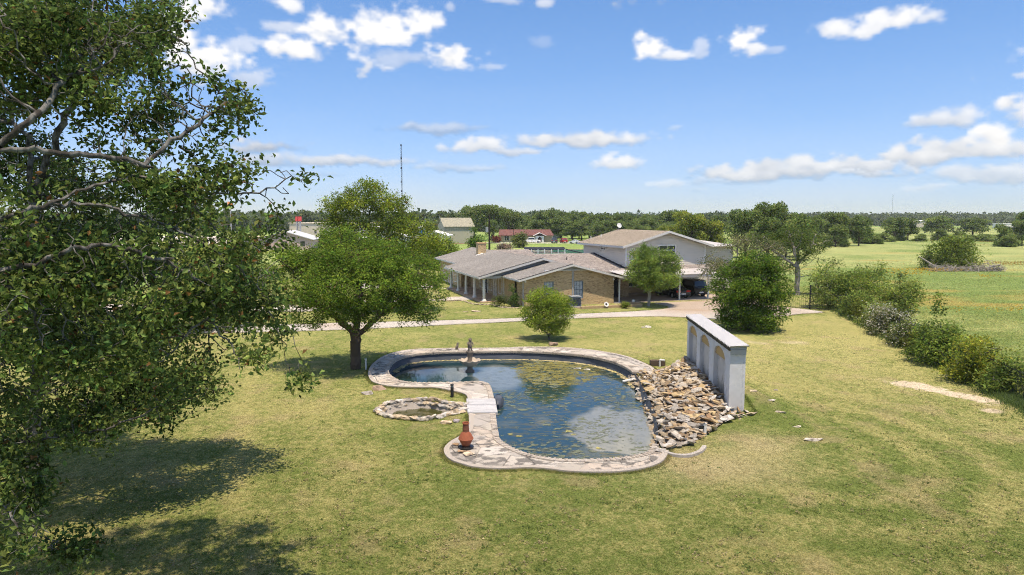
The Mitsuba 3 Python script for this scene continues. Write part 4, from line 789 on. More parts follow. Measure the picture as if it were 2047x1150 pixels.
cm = thing('chiminea', 'terracotta chiminea with a long neck on a black ring stand', 'chiminea')
CHX, CHY, cz = -1.70, 24.5, .085
add('belly', lathe([(.10, .10), (.13, .09), (.15, .12), (.215, .24), (.265, .345), (.27, .375), (.262, .40), (.23, .47), (.18, .56), (.125, .615), (.122, .63)], 32, CHX, CHY), 'm_terracotta', cm, smooth=40)
add('neck', lathe([(.122, .62), (.118, .70), (.124, .715), (.118, .73), (.112, .80), (.118, .815), (.110, .83), (.106, .92), (.085, .92), (.09, .66)], 28, CHX, CHY), 'm_terracotta_dark', cm, smooth=40)
add('rim', lathe([(.105, .90), (.128, .92), (.130, .955), (.112, .972), (.088, .96), (.085, .90)], 28, CHX, CHY), 'm_terracotta', cm, smooth=40)
me = lathe([(.0, .0), (.08, .0), (.10, .012), (.11, .03), (.10, .045), (.085, .03)], 20); me.apply_transform(trimesh.transformations.rotation_matrix(math.radians(80), [1, 0, 0])); me.apply_transform(frame(CHX + .03, CHY - .215, 8, .32))
bd = lathe([(.268, .335), (.283, .352), (.283, .368), (.268, .385)], 32, CHX, CHY); add('band', bd, 'm_terracotta', cm, smooth=40)
add('stand', cat([lathe([(.10, .0), (.27, .0), (.29, .02), (.29, .055), (.26, .075), (.13, .10), (.11, .06), (.10, .0)], 28, CHX, CHY)]), 'm_black', cm, smooth=40)
for k_ in [k_ for k_ in scene if k_.startswith('chiminea__')]: scene[k_]['to_world'] = T().translate([0, 0, cz - .015])
for x, y, sx, sy, c_, lb in ((-1.55, 23.75, .26, .2, (.62, .50, .36), 'pale tan flat stone lying in front of the chiminea'), (-1.72, 24.02, .27, .13, (.40, .27, .17), 'thin brown flat stone between the chiminea and the pale one'), (-2.12, 24.75, .16, .1, (.36, .24, .14), 'small brown stone left of the chiminea')):
    me = rock(rng, sx, sy, .055, 12); me.apply_transform(frame(x, y, rng.uniform(-15, 15), .12)); tag(add('flat_stone', me, 'm_stone', color=flat_color(me, c_, rng)), lb, 'stone')
for x, y, sx, sy, sz, c_, lb in ((11.25, 31.2, .26, .09, .06, (.5, .42, .3), 'narrow tan stone on the bank close behind the arched wall'), (11.5, 28.6, .3, .08, .05, (.5, .44, .34), 'thin tan stone low on the bank behind the arched wall'), (11.62, 27.2, .22, .08, .05, (.55, .48, .38), 'thin pale stone between the bank and the long pale stone'), (-6.62, 33.35, .38, .26, .17, (.42, .30, .22), 'brown flat boulder in the grass beside the left coping'), (-7.0, 32.55, .33, .24, .14, (.40, .37, .34), 'grey flat boulder left of the brown one near the left coping'), (2.75, 45.3, .36, .24, .2, (.33, .24, .18), 'brown boulder under the round shrub behind the pond'),
        (-2.75, 27.75, .30, .16, .10, (.60, .47, .32), 'tan stone lying in the grass below the small pool'), (-2.35, 27.95, .22, .13, .09, (.34, .30, .31), 'grey stone beside the tan one below the small pool'), (11.65, 25.55, .42, .14, .09, (.60, .54, .46), 'long pale stone lying in the grass right of the arched wall'), (11.6, 29.9, .2, .1, .06, (.58, .53, .46), 'small pale stone on the bank behind the arched wall'), (13.0, 33.0, .14, .1, .05, (.62, .58, .5), 'tiny pale stone in the grass right of the arched wall'),
        (10.64, 52.9, .28, .2, .12, (.62, .58, .52), 'pale round stone alone on the lawn between pond and drive'), (10.25, 52.8, .16, .12, .07, (.5, .46, .4), 'smaller stone touching the pale one on the middle lawn'), (-3.4, 62.1, .55, .3, .1, (.62, .52, .38), 'pale low stone heap on the lawn before the porch'), (-4.2, 61.9, .45, .22, .07, (.55, .45, .33), 'low tan stone left of the pale heap before the porch')):
    me = rock(rng, sx, sy, sz, 14); me.apply_transform(frame(x, y, rng.uniform(-20, 20), sz * .35 + float(hz(x, y)))); tag(add('boulder', me, 'm_stone', color=flat_color(me, c_, rng, .1)), lb, 'boulder')
bl = thing('bollard_light', 'short black bollard light in the grass by the left coping', 'bollard light')
add('post', cyl(.08, -.02, .50, -2.86, 31.95, 16), 'm_iron', bl, smooth=40); add('lens', cyl(.068, .502, .58, -2.86, 31.95, 16), 'm_ac', bl, smooth=40); add('cap', lathe([(.09, .582), (.095, .61), (.05, .64), (0, .645)], 16, -2.86, 31.95), 'm_iron', bl, smooth=40)
pv = thing('standpipe', 'thin white standpipe beside the left end of the pond', 'pipe'); add('pipe', cyl(.045, -.02, .56, -8.25, 37.9, 10), 'm_pvc', pv, smooth=40); add('cap', cyl(.062, .562, .64, -8.25, 37.9, 10), 'm_pvc', pv, smooth=40)
pv = thing('standpipe', 'white pipe with a black valve at the foot of the stone waterfall', 'pipe'); add('pipe', cyl(.07, -.02, .50, 7.58, 26.15, 10), 'm_pvc', pv, smooth=40); add('valve', cat([box(7.34, 7.53, 26.1, 26.2, .28, .40), cyl(.07, .42, .5, 7.58, 26.15, 10)]), 'm_iron', pv)
pv = thing('pipe_valve', 'white pipe elbow with a dark block behind the stone waterfall', 'pipe'); add('pipe', cat([rod((8.5, 38.6, -.02), (8.5, 38.6, .42), .06), rod((8.5, 38.6, .42), (8.75, 38.5, .42), .06)]), 'm_pvc', pv); add('block', box(8.0, 8.85, 38.75, 39.1, .02, .34), 'm_bark_dark', pv)
hb = thing('skimmer_log', 'white pipe resting on the stones at the water line', 'pipe'); add('pipe', xf(rod((6.0, 36.35, -.3), (6.75, 36.5, -.2), .07), np.eye(4)), 'm_pvc', hb)
# ------------------------------------------------------------------ iron fence along the pasture and the gate
fe = thing('iron_fence', 'black iron picket fence overgrown with vines along the pasture', 'fence')
fl_ = dens([(22.9, 26.5), (23.7, 30.9), (26.6, 43.7), (30.6, 61.5)], 2.35, False)
np_ = 0
for i in range(len(fl_) - 1):
    p, q = fl_[i], fl_[i + 1]
    add('post', box(p[0] - .035, p[0] + .035, p[1] - .035, p[1] + .035, -.02, 1.46), 'm_iron', fe)
    for z in (.18, 1.15, 1.34): add('rail', rod((*p, z), (*q, z), .02, n=4), 'm_iron', fe)
    n_ = max(2, int(np.hypot(*(q - p)) / .125))
    for k_ in range(1, n_):
        if np_ < 300: w_ = p + (q - p) * k_ / n_; add('picket', cyl(.011, .06, 1.42, *w_, n=5), 'm_iron', fe); np_ += 1
ga = thing('iron_gate', 'thin black iron gate standing open beside the end of the drive', 'gate')
for a_, b_ in (((30.4, 61.7), (27.95, 63.6)), ((27.95, 63.6), (25.2, 65.7))):
    a_, b_ = np.array(a_), np.array(b_)
    for z in (.12, 1.5): add('rail', rod((*a_, z), (*b_, z), .028, n=5), 'm_iron', ga)
    for t_ in np.linspace(.06, .94, 18): w_ = a_ + (b_ - a_) * t_; add('picket', cyl(.009, .12, 1.5, *w_, n=4), 'm_iron', ga)
for x, y, h in ((27.95, 63.6, 2.3), (25.2, 65.7, 1.9), (30.4, 61.7, 1.8)): add('post', box(x - .05, x + .05, y - .05, y + .05, -.02, h), 'm_iron', ga)

# ------------------------------------------------------------------ things far behind the house
def pole(name, x, y, h, rr, label, c_='utility pole', arm=True):
    k = thing(name, label, c_); add('shaft', cyl(rr, -.2, h, x, y, 10, rr * .7), 'm_pole', k, smooth=40)
    if arm: add('transformer', cyl(.28, h - 3.4, h - 2.4, x - .45, y, 10), 'm_grey_metal', k, smooth=40)
    return k
pole('utility_pole', -4.3, 130, 9.3, .22, 'thick dark utility pole rising behind the house roof')
pole('utility_pole', -25.9, 200, 9.4, .17, 'dark utility pole standing left of the tall metal barn', arm=False)
pole('utility_pole', .55, 243, 6.0, .11, 'thin dark pole before the red-roofed house', arm=False)
pole('utility_pole', -46, 205, 9.5, .12, 'thin pole among the shop roofs on the left horizon', arm=False)
for x, lb in ((-32.9, 'floodlight pole with two lamps left of the barn'), (-27.4, 'floodlight pole with two lamps behind the barn roof')):
    k = thing('light_pole', lb, 'light pole'); add('shaft', cyl(.11, 0, 9.3, x, 260, 8), 'm_grey_metal', k)
    for s_ in (-1, 1): add('lamp', xf(cat([rod((0, 0, 9.1), (s_ * .45, 0, 9.7), .05), xf(box(-.32, .32, -.3, .3, -.16, .16), frame(s_ * .55, 0, 0, 9.95))]), frame(x, 260, 0)), 'm_dark', k)
tw = thing('radio_tower', 'thin lattice radio tower rising behind the bushy trees', 'radio tower')
TX, TY, TH = -52.7, 330., 43.4
for a_ in (90, 210, 330): x, y = .28 * math.cos(math.radians(a_)), .28 * math.sin(math.radians(a_)); add('leg', cyl(.055, 0, TH, TX + x, TY + y, 5), 'm_iron', tw)
br = []
P3 = [(TX + .28 * math.cos(math.radians(a_)), TY + .28 * math.sin(math.radians(a_))) for a_ in (90, 210, 330)]
for z in np.arange(0, TH - 1, .9):
    for i_ in range(3): br.append(rod((*P3[i_], z), (*P3[(i_ + 1) % 3], z + .9), .022, n=3))
k_ = add('bracing', cat(br), 'm_iron', tw); tag(k_, None, kind='stuff')
for z in (43.3, 37.2, 32.5, 26.0, 21.6, 18.4, 15.5): add('antenna', box(TX - .45, TX + .2 if z != 26 else TX - .1, TY - .3, TY + .3, z - .4, z + .25), 'm_dark', tw)
tw = thing('radio_mast', 'very thin radio mast far off above the right hand treeline', 'radio mast'); add('mast', cyl(.35, 0, 60, 830, 1500, 5), 'm_grey_metal', tw)
bn = thing('metal_barn', 'tall olive beige metal barn with a steep roof', 'barn')
BM = frame(-22.4, 226.2, 24)
g = Polygon([(-3.4, 0), (3.4, 0), (3.4, 6.0), (0, 8.55), (-3.4, 6.0)])
def bl_(m_): return xf(m_, BM)
ends = prism(g, 0, 10.4); ends.apply_transform(np.array([[0, 0, 1, 0], [-1, 0, 0, 3.4], [0, 1, 0, 0], [0, 0, 0, 1.0]])); add('wall', bl_(ends), 'm_barn', bn)
for s_ in (-1, 1): add('roof', bl_(slab([(-.3, 3.4, 8.72), (-.3, 3.4 + s_ * 3.85, 5.82), (10.7, 3.4 + s_ * 3.85, 5.82), (10.7, 3.4, 8.72)], .1)), 'm_barn_roof', bn)
for x in np.arange(.25, 10.4, .9): add('wall_rib', bl_(box(x, x + .06, -.04, .0, .3, 5.85)), 'm_barn', bn)
add('skirt', bl_(box(0, 10.4, -.05, .0, 0, .28)), 'm_brick_cap', bn); add('wall_band', bl_(box(0, 10.4, -.03, .0, 4.55, 5.8)), 'm_barn_roof', bn); add('door', bl_(box(-.05, 0, 2.1, 4.7, 0, 3.4)), 'm_far_white', bn)
rh = thing('red_roofed_house', 'low tan brick house with a long dark red roof', 'house'); RX, RY = -4.2, 246.
add('wall', box(RX, RX + 18.6, RY, RY + 9, 0, 2.6), 'm_tan_wall', rh)
for s_ in (-1, 1): add('roof', slab([(RX - .6, RY + 4.5, 4.5), (RX - .6, RY + 4.5 + s_ * 5.2, 2.5), (RX + 19.2, RY + 4.5 + s_ * 5.2, 2.5), (RX + 18.2, RY + 4.5, 4.5)], .15), 'm_red_roof', rh)
for x in (1.6, 4.6, 7.0): 
    k_ = add('window', box(RX + x, RX + x + 1.5, RY - .06, RY, .7, 2.2), 'm_glass', rh); add('frame', cat([box(RX + x - .1, RX + x, RY - .08, RY, .6, 2.3), box(RX + x + 1.5, RX + x + 1.6, RY - .08, RY, .6, 2.3), box(RX + x + .7, RX + x + .8, RY - .08, RY - .061, .7, 2.2)]), 'm_far_white', k_)
pg = num(rh + '__porch'); add('wall', box(RX + 12.6, RX + 15.6, RY - 1.6, RY, 0, 2.3), 'm_far_white', pg); add('opening', prism(Polygon([(RX + 13.4, 0), (RX + 14.8, 0), (RX + 14.8, 1.5), (RX + 14.1, 2.1), (RX + 13.4, 1.5)]), 0, .05).apply_transform(XZ).apply_translation([0, RY - 1.6, 0]), 'm_dark', pg)
for s_ in (-1, 1): add('roof', slab([(RX + 14.1, RY - 2.1, 3.5), (RX + 14.1 + s_ * 2.4, RY - 2.1, 2.4), (RX + 14.1 + s_ * 2.4, RY + 1, 2.4), (RX + 14.1, RY + 1, 3.5)], .18), 'm_far_white', pg)
dk = thing('dock', 'dark roofed dock with pale posts at the near bank of the farm pond', 'dock'); DX, DY = 3.0, 168.
add('roof', slab([(DX, DY, .9), (DX + 10.2, DY, .9), (DX + 10.2, DY + 5, 1.3), (DX, DY + 5, 1.3)], .12), 'm_dark', dk); add('deck', box(DX, DX + 10.2, DY, DY + 5, -.05, .1), 'm_far_wall', dk)
for x in np.linspace(0.1, 10, 7): add('post', box(DX + x - .08, DX + x + .08, DY - .1, DY + .1, 0, 1.0), 'm_far_white', dk)
add('ramp', slab([(DX + 10.3, DY + 4, .9), (DX + 14.2, DY - 6, .2), (DX + 14.6, DY - 6, .2), (DX + 10.8, DY + 4, .9)], .15), 'm_dark', dk)
def shop(name, x, y, w, d, h, label, wallm='m_far_wall', roofm='m_far_roof', gable=0., rot=0, c_='building', wn_=0):
    k = thing(name, label, c_); M = frame(x, y, rot)
    add('wall', xf(box(0, w, 0, d, 0, h), M), wallm, k)
    if gable:
        for s_ in (-1, 1): add('roof', xf(slab([(w / 2, -.6, h + gable), (w / 2 + s_ * (w / 2 + .7), -.6, h - .15), (w / 2 + s_ * (w / 2 + .7), d + .6, h - .15), (w / 2, d + .6, h + gable)], .2), M), roofm, k)
        add('gable', xf(uz(Polygon([(.0, h), (w, h), (w / 2, h + gable - .1)]), 0, .2), M), wallm, k)
    else: add('roof', xf(box(-.4, w + .4, -.4, d + .4, h + .002, h + .35), M), roofm, k)
    for i_ in range(wn_): xw = w * (i_ + .5) / wn_; add('window', xf(box(xw - .6, xw + .6, -.06, 0, 1.0, 2.3), M), 'm_glass', k)
    return k
shop('bungalow', -69, 186, 14, 16, 2.9, 'grey-roofed bungalow with a wide front gable beyond the oak', 'm_pink_wall', 'm_far_roof', 2.2, 8, 'house', 3)
shop('bungalow', -60, 204, 13, 12, 2.6, 'white-roofed bungalow behind the gabled one', 'm_tan_wall', 'm_far_white', 1.6, -8, 'house', 3)
shop('bungalow', -71, 176, 4.5, 6, 3.4, 'narrow pink building at the left edge of the bungalows', 'm_pink_wall', 'm_brick_cap', 0, 0, 'house', 2)
shop('store', -112, 345, 52, 30, 6.0, 'long tan big box store on the left horizon', 'm_far_wall', 'm_far_wall', 0, 0, 'store', 6)
shop('store', -86, 318, 26, 14, 4.4, 'white flat-roofed store before the tan one', 'm_far_white', 'm_far_white', 0, 0, 'store', 4)
shop('shed', -38, 190, 9, 9, 3.6, 'white metal shed left of the barn', 'm_far_white', 'm_far_white', 1.2, 4, 'shed')
shop('shed', -29, 214, 8.5, 9, 3.4, 'white metal shed touching the barn', 'm_far_white', 'm_far_white', 1.3, -4, 'shed')
shop('shed', 10, 300, 12, 8, 6.6, 'white roofed shed behind the red-roofed house', 'm_far_white', 'm_far_white', 0, 0, 'shed')
k = thing('blue_container', 'small blue tank between the sheds and the barn', 'tank'); add('shell', cyl(1.3, 2.2, 5.6, -29.5, 226, 14), 'm_blue', k, smooth=40); add('lid', lathe([(1.35, 5.6), (.8, 6.1), (0, 6.2)], 14, -29.5, 226), 'm_far_white', k); add('base', cyl(1.0, 0, 2.2, -29.5, 226, 10), 'm_grey_metal', k)
sg = thing('pylon_sign', 'red rectangular shop sign on a tall grey pylon', 'shop sign'); add('panel', box(-94.6, -92.0, 299.6, 300.4, 7.3, 9.3), 'm_red_sign', sg); add('pylon', cat([box(-94.3, -93.6, 299.8, 300.2, 0, 7.3), box(-93.0, -92.3, 299.8, 300.2, 0, 7.3)]), 'm_grey_metal', sg); add('mast', cyl(.08, 0, 12.5, -93.1, 298, 6), 'm_iron', sg)
sg = thing('pylon_sign', 'small orange sign on a tall pole seen through the oak', 'shop sign'); add('panel', box(-132.3, -130, 319.7, 320.3, 14.2, 16.3), 'm_orange_sign', sg); add('pylon', cyl(.3, 0, 14.2, -131.1, 320, 8), 'm_grey_metal', sg)
for i_, (x, y, p_) in enumerate(((-70, 232, 'm_car_white'), (-64, 236, 'm_car_navy'), (-57, 229, 'm_car_white'), (-80, 240, 'm_car_red'))):
    car('parked_car', 'sedan' if i_ % 2 else 'suv', x, y, 80 + 9 * i_, p_, ['white car in the far car park nearest the bungalows', 'navy car in the far car park', 'white car at the right end of the far car park', 'red car at the left end of the far car park'][i_])
shop('farm_building', 372, 640, 26, 12, 4.6, 'white roofed farm building among the trees on the right horizon', 'm_far_wall', 'm_far_white', 2.2, 0, 'building')
shop('farm_building', 436, 610, 24, 12, 4.0, 'long white building at the right edge of the horizon', 'm_far_white', 'm_far_white', 0, 0, 'building')
shop('farm_building', 300, 620, 18, 10, 3.6, 'small pale roofed building behind the lone field tree', 'm_far_white', 'm_far_white', 1.4, 0, 'building')
# ------------------------------------------------------------------ trees and plants
def unit(v): return v / (np.linalg.norm(v, axis=-1, keepdims=True) + 1e-12)
def fill(blobs_, per_m3, rr, shell=.45):
    out = []
    for b in blobs_:
        x, y, z = b[:3]; R = np.array(b[3:6] if len(b) >= 6 else [b[3]] * 3)
        n_ = max(8, int(per_m3 * 4.19 * R.prod())); d = unit(rr.normal(size=(n_, 3)))
        k_ = .78 + .5 * meshkit.fbm(d * 1.9 + np.array([x, y, z]), 3, 5)[:, None]; out.append(np.array([x, y, z]) + d * R * k_ * (rr.uniform(0, 1, (n_, 1)) ** shell))
    return np.vstack(out)
def grow(lines, att, step, kill, rr, iters=160, wob=.3, sag=0.):
    nodes, par = [], []
    for li, line in enumerate(lines):
        p = dens(np.array(line, float), step, False)
        if li == 0: prev = -1
        else: prev = int(np.argmin(np.linalg.norm(np.array(nodes) - p[0], axis=1))); p = p[1:] if np.linalg.norm(np.array(nodes[prev]) - p[0]) < step * .5 else p
        for q_ in p:
            nodes.append(q_ + rr.normal(size=3) * step * .13 * (prev >= 0)); par.append(prev); prev = len(nodes) - 1
    nodes, par = np.array(nodes), list(par)
    for _ in range(iters):
        if not len(att): break
        d, i = cKDTree(nodes).query(att)
        ok = d > kill; att, d, i = att[ok], d[ok], i[ok]
        if not len(att): break
        acc = np.zeros((len(nodes), 3)); np.add.at(acc, i, (att - nodes[i]) / d[:, None])
        src = np.unique(i); dr_ = unit(unit(acc[src]) + rr.normal(size=(len(src), 3)) * wob + [0, 0, -sag])
        new = nodes[src] + dr_ * step
        far_ = cKDTree(nodes).query(new)[0] > step * .45
        if not far_.any(): break
        par += list(src[far_]); nodes = np.vstack([nodes, new[far_]])
    par = np.array(par); r_ = np.zeros(len(nodes)); return nodes, par
def radii(nodes, par, tip, power, base):
    n_ = len(nodes); acc = np.zeros(n_); kids = np.bincount(par[par >= 0], minlength=n_); r_ = np.zeros(n_)
    for i in range(n_ - 1, -1, -1):
        r_[i] = tip if kids[i] == 0 else acc[i] ** (1 / power)
        if par[i] >= 0: acc[par[i]] += r_[i] ** power
    s_ = base / r_[0]
    return np.where(r_ > tip * 1.01, tip + (r_ - tip) * (base - tip) / max(r_[0] - tip, 1e-6), tip), kids
def tubes(p, q, r0, r1, n=5):
    z = unit(q - p); x = unit(np.cross(z, np.where(np.abs(z[:, 2:]) < .9, [[0, 0, 1.]], [[1., 0, 0]]))); y = np.cross(z, x)
    a_ = np.arange(n) * 2 * np.pi / n; ring_ = np.cos(a_)[None, :, None] * x[:, None] + np.sin(a_)[None, :, None] * y[:, None]
    v = np.concatenate([p[:, None] + ring_ * r0[:, None, None], (q + z * r1[:, None] * .5)[:, None] + ring_ * r1[:, None, None]], 1)
    i = np.arange(n); j = (i + 1) % n; f0 = np.vstack([np.c_[i, j, j + n], np.c_[i, j + n, i + n]])
    f = (f0[None] + (np.arange(len(p)) * 2 * n)[:, None, None]).reshape(-1, 3)
    return v.reshape(-1, 3), f
def wood(nodes, par, r_, sel):
    e = np.where((par >= 0) & sel)[0]; P, Q, a_, b_ = nodes[par[e]], nodes[e], np.minimum(r_[par[e]], r_[e] * 1.5), r_[e]
    if not len(e): return trimesh.creation.icosphere(0, .02)
    big = b_ > .035; V, Fc, o = [], [], 0
    for m_, n_ in ((big, 9), (~big, 4)):
        if m_.any():
            v, f = tubes(P[m_], Q[m_], a_[m_], b_[m_], n_); V.append(v); Fc.append(f + o); o += len(v)
    return trimesh.Trimesh(np.vstack(V), np.vstack(Fc), process=False)
def leaves(pos, size, rr, cols, up=.6, asp=.5, fold=.18, out=None):
    n_ = len(pos); nn = rr.normal(size=(n_, 3)) + [0, 0, up]
    if out is not None: nn = nn + out
    nn = unit(nn); t = unit(np.cross(nn, rr.normal(size=(n_, 3)))); b_ = np.cross(nn, t)
    L = np.asarray(size).reshape(-1, 1) * np.ones((n_, 1)); W = L * asp
    v = np.stack([pos, pos + t * L * .5 + b_ * W * .5 + nn * L * fold, pos + t * L, pos + t * L * .5 - b_ * W * .5 + nn * L * fold], 1).reshape(-1, 3)
    k_ = np.arange(n_)[:, None] * 4; f = np.vstack([k_ + [0, 1, 2], k_ + [0, 2, 3]])
    return trimesh.Trimesh(v, f, process=False), np.repeat(np.clip(cols, .004, 1), 4, 0)
def tint(pos, base, rr, var=.25, clump=.9, alt=None, alt_p=.0, seed=3):
    n_ = len(pos); k_ = meshkit.fbm(pos * clump, 3, seed)[:, None] - .5
    c_ = np.array(base) * (1 + k_ * 1.8) * np.exp(rr.normal(size=(n_, 1)) * var) * (1 + rr.normal(size=(n_, 3)) * [.10, .03, .10])
    c_[:, 0] *= 1 + k_[:, 0] * .35
    if alt is not None: m_ = rr.uniform(size=n_) < alt_p; c_[m_] = np.array(alt) * np.exp(rr.normal(size=(m_.sum(), 1)) * .3)
    return c_
def leafy_tree(key, label, lines, blobs_, per, step, kill, seed, base_r, leaf, nleaf, col=None, bark='m_bark', category='tree', tip=.006, spread=.22, rleaf=2.2, cl=0, gap=.40, gf=.9, up=.6, asp=.5, alt=None, alt_p=0, var=.25, wob=.3, bare=.0, trunk_r=.08, sag=0, mat_leaf='m_leaf', shell=.45, power=2.3, keep=None):
    rr = np.random.default_rng(seed)
    att = fill(blobs_, per, rr, shell); att0 = att
    nodes, par = grow(lines, att, step, kill, rr, wob=wob, sag=sag)
    r_, kids = radii(nodes, par, tip, power, base_r)
    k = thing(key, label, category)
    e_trunk = r_ > trunk_r
    if (e_trunk & (par >= 0)).sum() < 2 or len(nodes) < 90: e_trunk = np.ones(len(r_), bool)
    add('trunk', wood(nodes, par, r_, e_trunk), bark, k, smooth=60)
    if (~e_trunk).any(): add('branches', wood(nodes, par, r_, ~e_trunk), bark, k, smooth=60)
    end = np.where((r_ < tip * rleaf) & (nodes[:, 2] > .1))[0]
    if bare: end = end[meshkit.fbm(nodes[end] * .6, 2, seed)> bare]
    if len(end) < 120: gap = 0
    end = end[meshkit.fbm(nodes[end] * gf + 7, 2, seed) > gap]
    i = np.repeat(end, nleaf); pos = nodes[i] + rr.normal(size=(len(i), 3)) * spread
    back = rr.uniform(0, 1, (len(i), 1)); pos -= (nodes[i] - nodes[np.maximum(par[i], 0)]) * back * .8
    if cl:
        a0 = att0 if not bare else att0[meshkit.fbm(att0 * .6, 2, seed) > bare]
        a0 = a0[(a0[:, 2] > .08) & (meshkit.fbm(a0 * gf + 7, 2, seed) > gap)]; q_ = np.repeat(a0, cl, 0); pos = np.vstack([pos, q_ + rr.normal(size=q_.shape) * spread * [1.15, 1.15, .8]])
    me, c_ = leaves(pos, leaf * rr.uniform(.65, 1.25, len(pos)), rr, tint(pos, col, rr, var, alt=alt, alt_p=alt_p, seed=seed), up, asp)
    add('crown', me, mat_leaf, k, color=c_)
    return k, len(nodes), len(pos)
OAK = (.132, .186, .052)
A_blobs = [(-12.98, 19.0, 13.55, 1.7), (-11.97, 20.0, 13.82, 1.7), (-10.52, 20.0, 14.23, 1.3), (-15.33, 22.0, 10.19, 1.5), (-13.49, 22.0, 9.09, 1.8), (-11.12, 22.0, 8.45, 1.6), (-14.17, 20.0, 6.7, 2.0), (-12.47, 21.0, 5.68, 2.0), (-10.41, 22.0, 6.52, 1.8), (-8.76, 21.0, 5.36, 1.4), (-8.35, 22.0, 6.52, 1.1), (-10.34, 20.0, 4.01, 1.4), (-12.37, 19.0, 4.23, 1.8), (-9.2, 22.5, 7.3, 1.0), (-9.2, 20.0, 3.7, .9), (-10.4, 19.0, 3.36, 1.1), (-11.71, 18.5, 3.2, 1.2), (-13.38, 18.5, 3.4, 1.4),
    (-17, 21, 12, 2.2), (-18.5, 19.5, 8, 2.2), (-16.5, 24, 9, 2.2), (-14.8, 20.5, 15.4, 1.8), (-17.5, 22.5, 5, 1.8)]
A_lines = [[(-14.75, 20.4, -.1), (-14.8, 20.45, 1.5), (-14.6, 20.5, 3.2), (-14.3, 20.6, 5.0), (-14.4, 20.6, 8), (-14.2, 20.4, 11)], [(-14.6, 20.5, 3.4), (-12.8, 20.3, 4.6), (-11, 20.6, 5.0), (-9.2, 21, 5.2)], [(-14.3, 20.6, 5), (-12.3, 21, 6.8), (-10.8, 21.5, 7.6)], [(-14.6, 20.5, 4.2), (-13, 19.4, 3.9), (-11.4, 19.0, 3.6), (-10.2, 19.3, 3.5)], [(-14.3, 20.6, 5.4), (-16.5, 21.2, 7), (-18, 20.5, 8.3)], [(-14.3, 20.5, 9), (-12.6, 20.2, 12.2), (-11.2, 20, 13.6)]]
print(leafy_tree('oak_tree', 'large oak with a pale trunk standing on the lawn at the left edge', A_lines, A_blobs, 17, .26, .34, 11, .20, .15, 17, OAK, cl=12, gap=.515, gf=.8, tip=.010, spread=.19, trunk_r=.06, alt=(.16, .085, .03), alt_p=.02, var=.42, wob=.4, mat_leaf='m_leaf_oak', up=.75, asp=.58, rleaf=1.6))
B_blobs = [(-9.46, 13.5, 11.53, 1.1), (-8.69, 14.0, 11.94, 1.2), (-7.78, 14.5, 11.86, 0.9), (-7.38, 15.0, 12.49, 0.6), (-7.88, 14.0, 10.57, 1.0), (-7.11, 14.5, 10.75, 0.9), (-6.38, 15.0, 10.93, 0.75), (-6.06, 15.3, 11.19, 0.4), (-6.42, 14.5, 9.93, 0.7), (-5.97, 15.0, 10.51, 0.4), (-7.08, 13.5, 9.15, 0.75), (-6.13, 14.0, 9.0, 0.65), (-4.87, 14.5, 9.41, 0.42), (-5.5, 14.5, 9.41, 0.25), (-4.52, 14.7, 9.21, 0.25), (-5.06, 14.4, 8.89, 0.3), (-5.7, 14.0, 8.1, 0.55), (-5.13, 14.5, 8.05, 0.45), (-8.99, 12.5, 8.11, 0.9), (-8.03, 12.5, 7.37, 1.0), (-6.92, 13.0, 7.33, 0.9), (-5.88, 13.5, 7.48, 0.8), (-5.1, 14.0, 6.62, 0.6), (-4.82, 14.0, 5.88, 0.5), (-4.5, 14.0, 5.35, 0.32), (-4.4, 14.0, 5.05, 0.25), (-5.26, 13.5, 5.67, 0.5), (-8.38, 12.5, 6.26, 0.9), (-7.35, 12.8, 6.11, 0.8), (-8.72, 12.0, 6.89, 0.8),
    (-10.0, 13.4, 3.8, 0.55), (-9.1, 12.2, 3.1, 0.5), (-8.6, 11.3, 2.9, 0.5), (-9.0, 13.2, 1.8, 0.5), (-8.5, 13.3, 1.85, 0.25), (-10.15, 14.0, 3.96, 0.7), (-8.95, 15.0, 3.95, 0.5), (-7.79, 15.0, 4.5, 0.6), (-6.98, 15.2, 4.45, 0.3),
    (-9.1, 12.4, 3.3, .55), (-8.5, 11.8, 2.7, .45), (-9.6, 13.6, 4.2, .65), (-9.9, 13.2, 3.0, .6), (-9.3, 12.9, 2.3, .5),
    (-13, 13, 10.6, 2.0), (-15, 15, 8.4, 2.0), (-12.2, 10.6, 9, 1.7), (-11, 12, 12.6, 1.6), (-15, 11, 9, 2), (-11.3, 12, 5.4, 1.2), (-12.8, 15.5, 12.6, 1.5)]
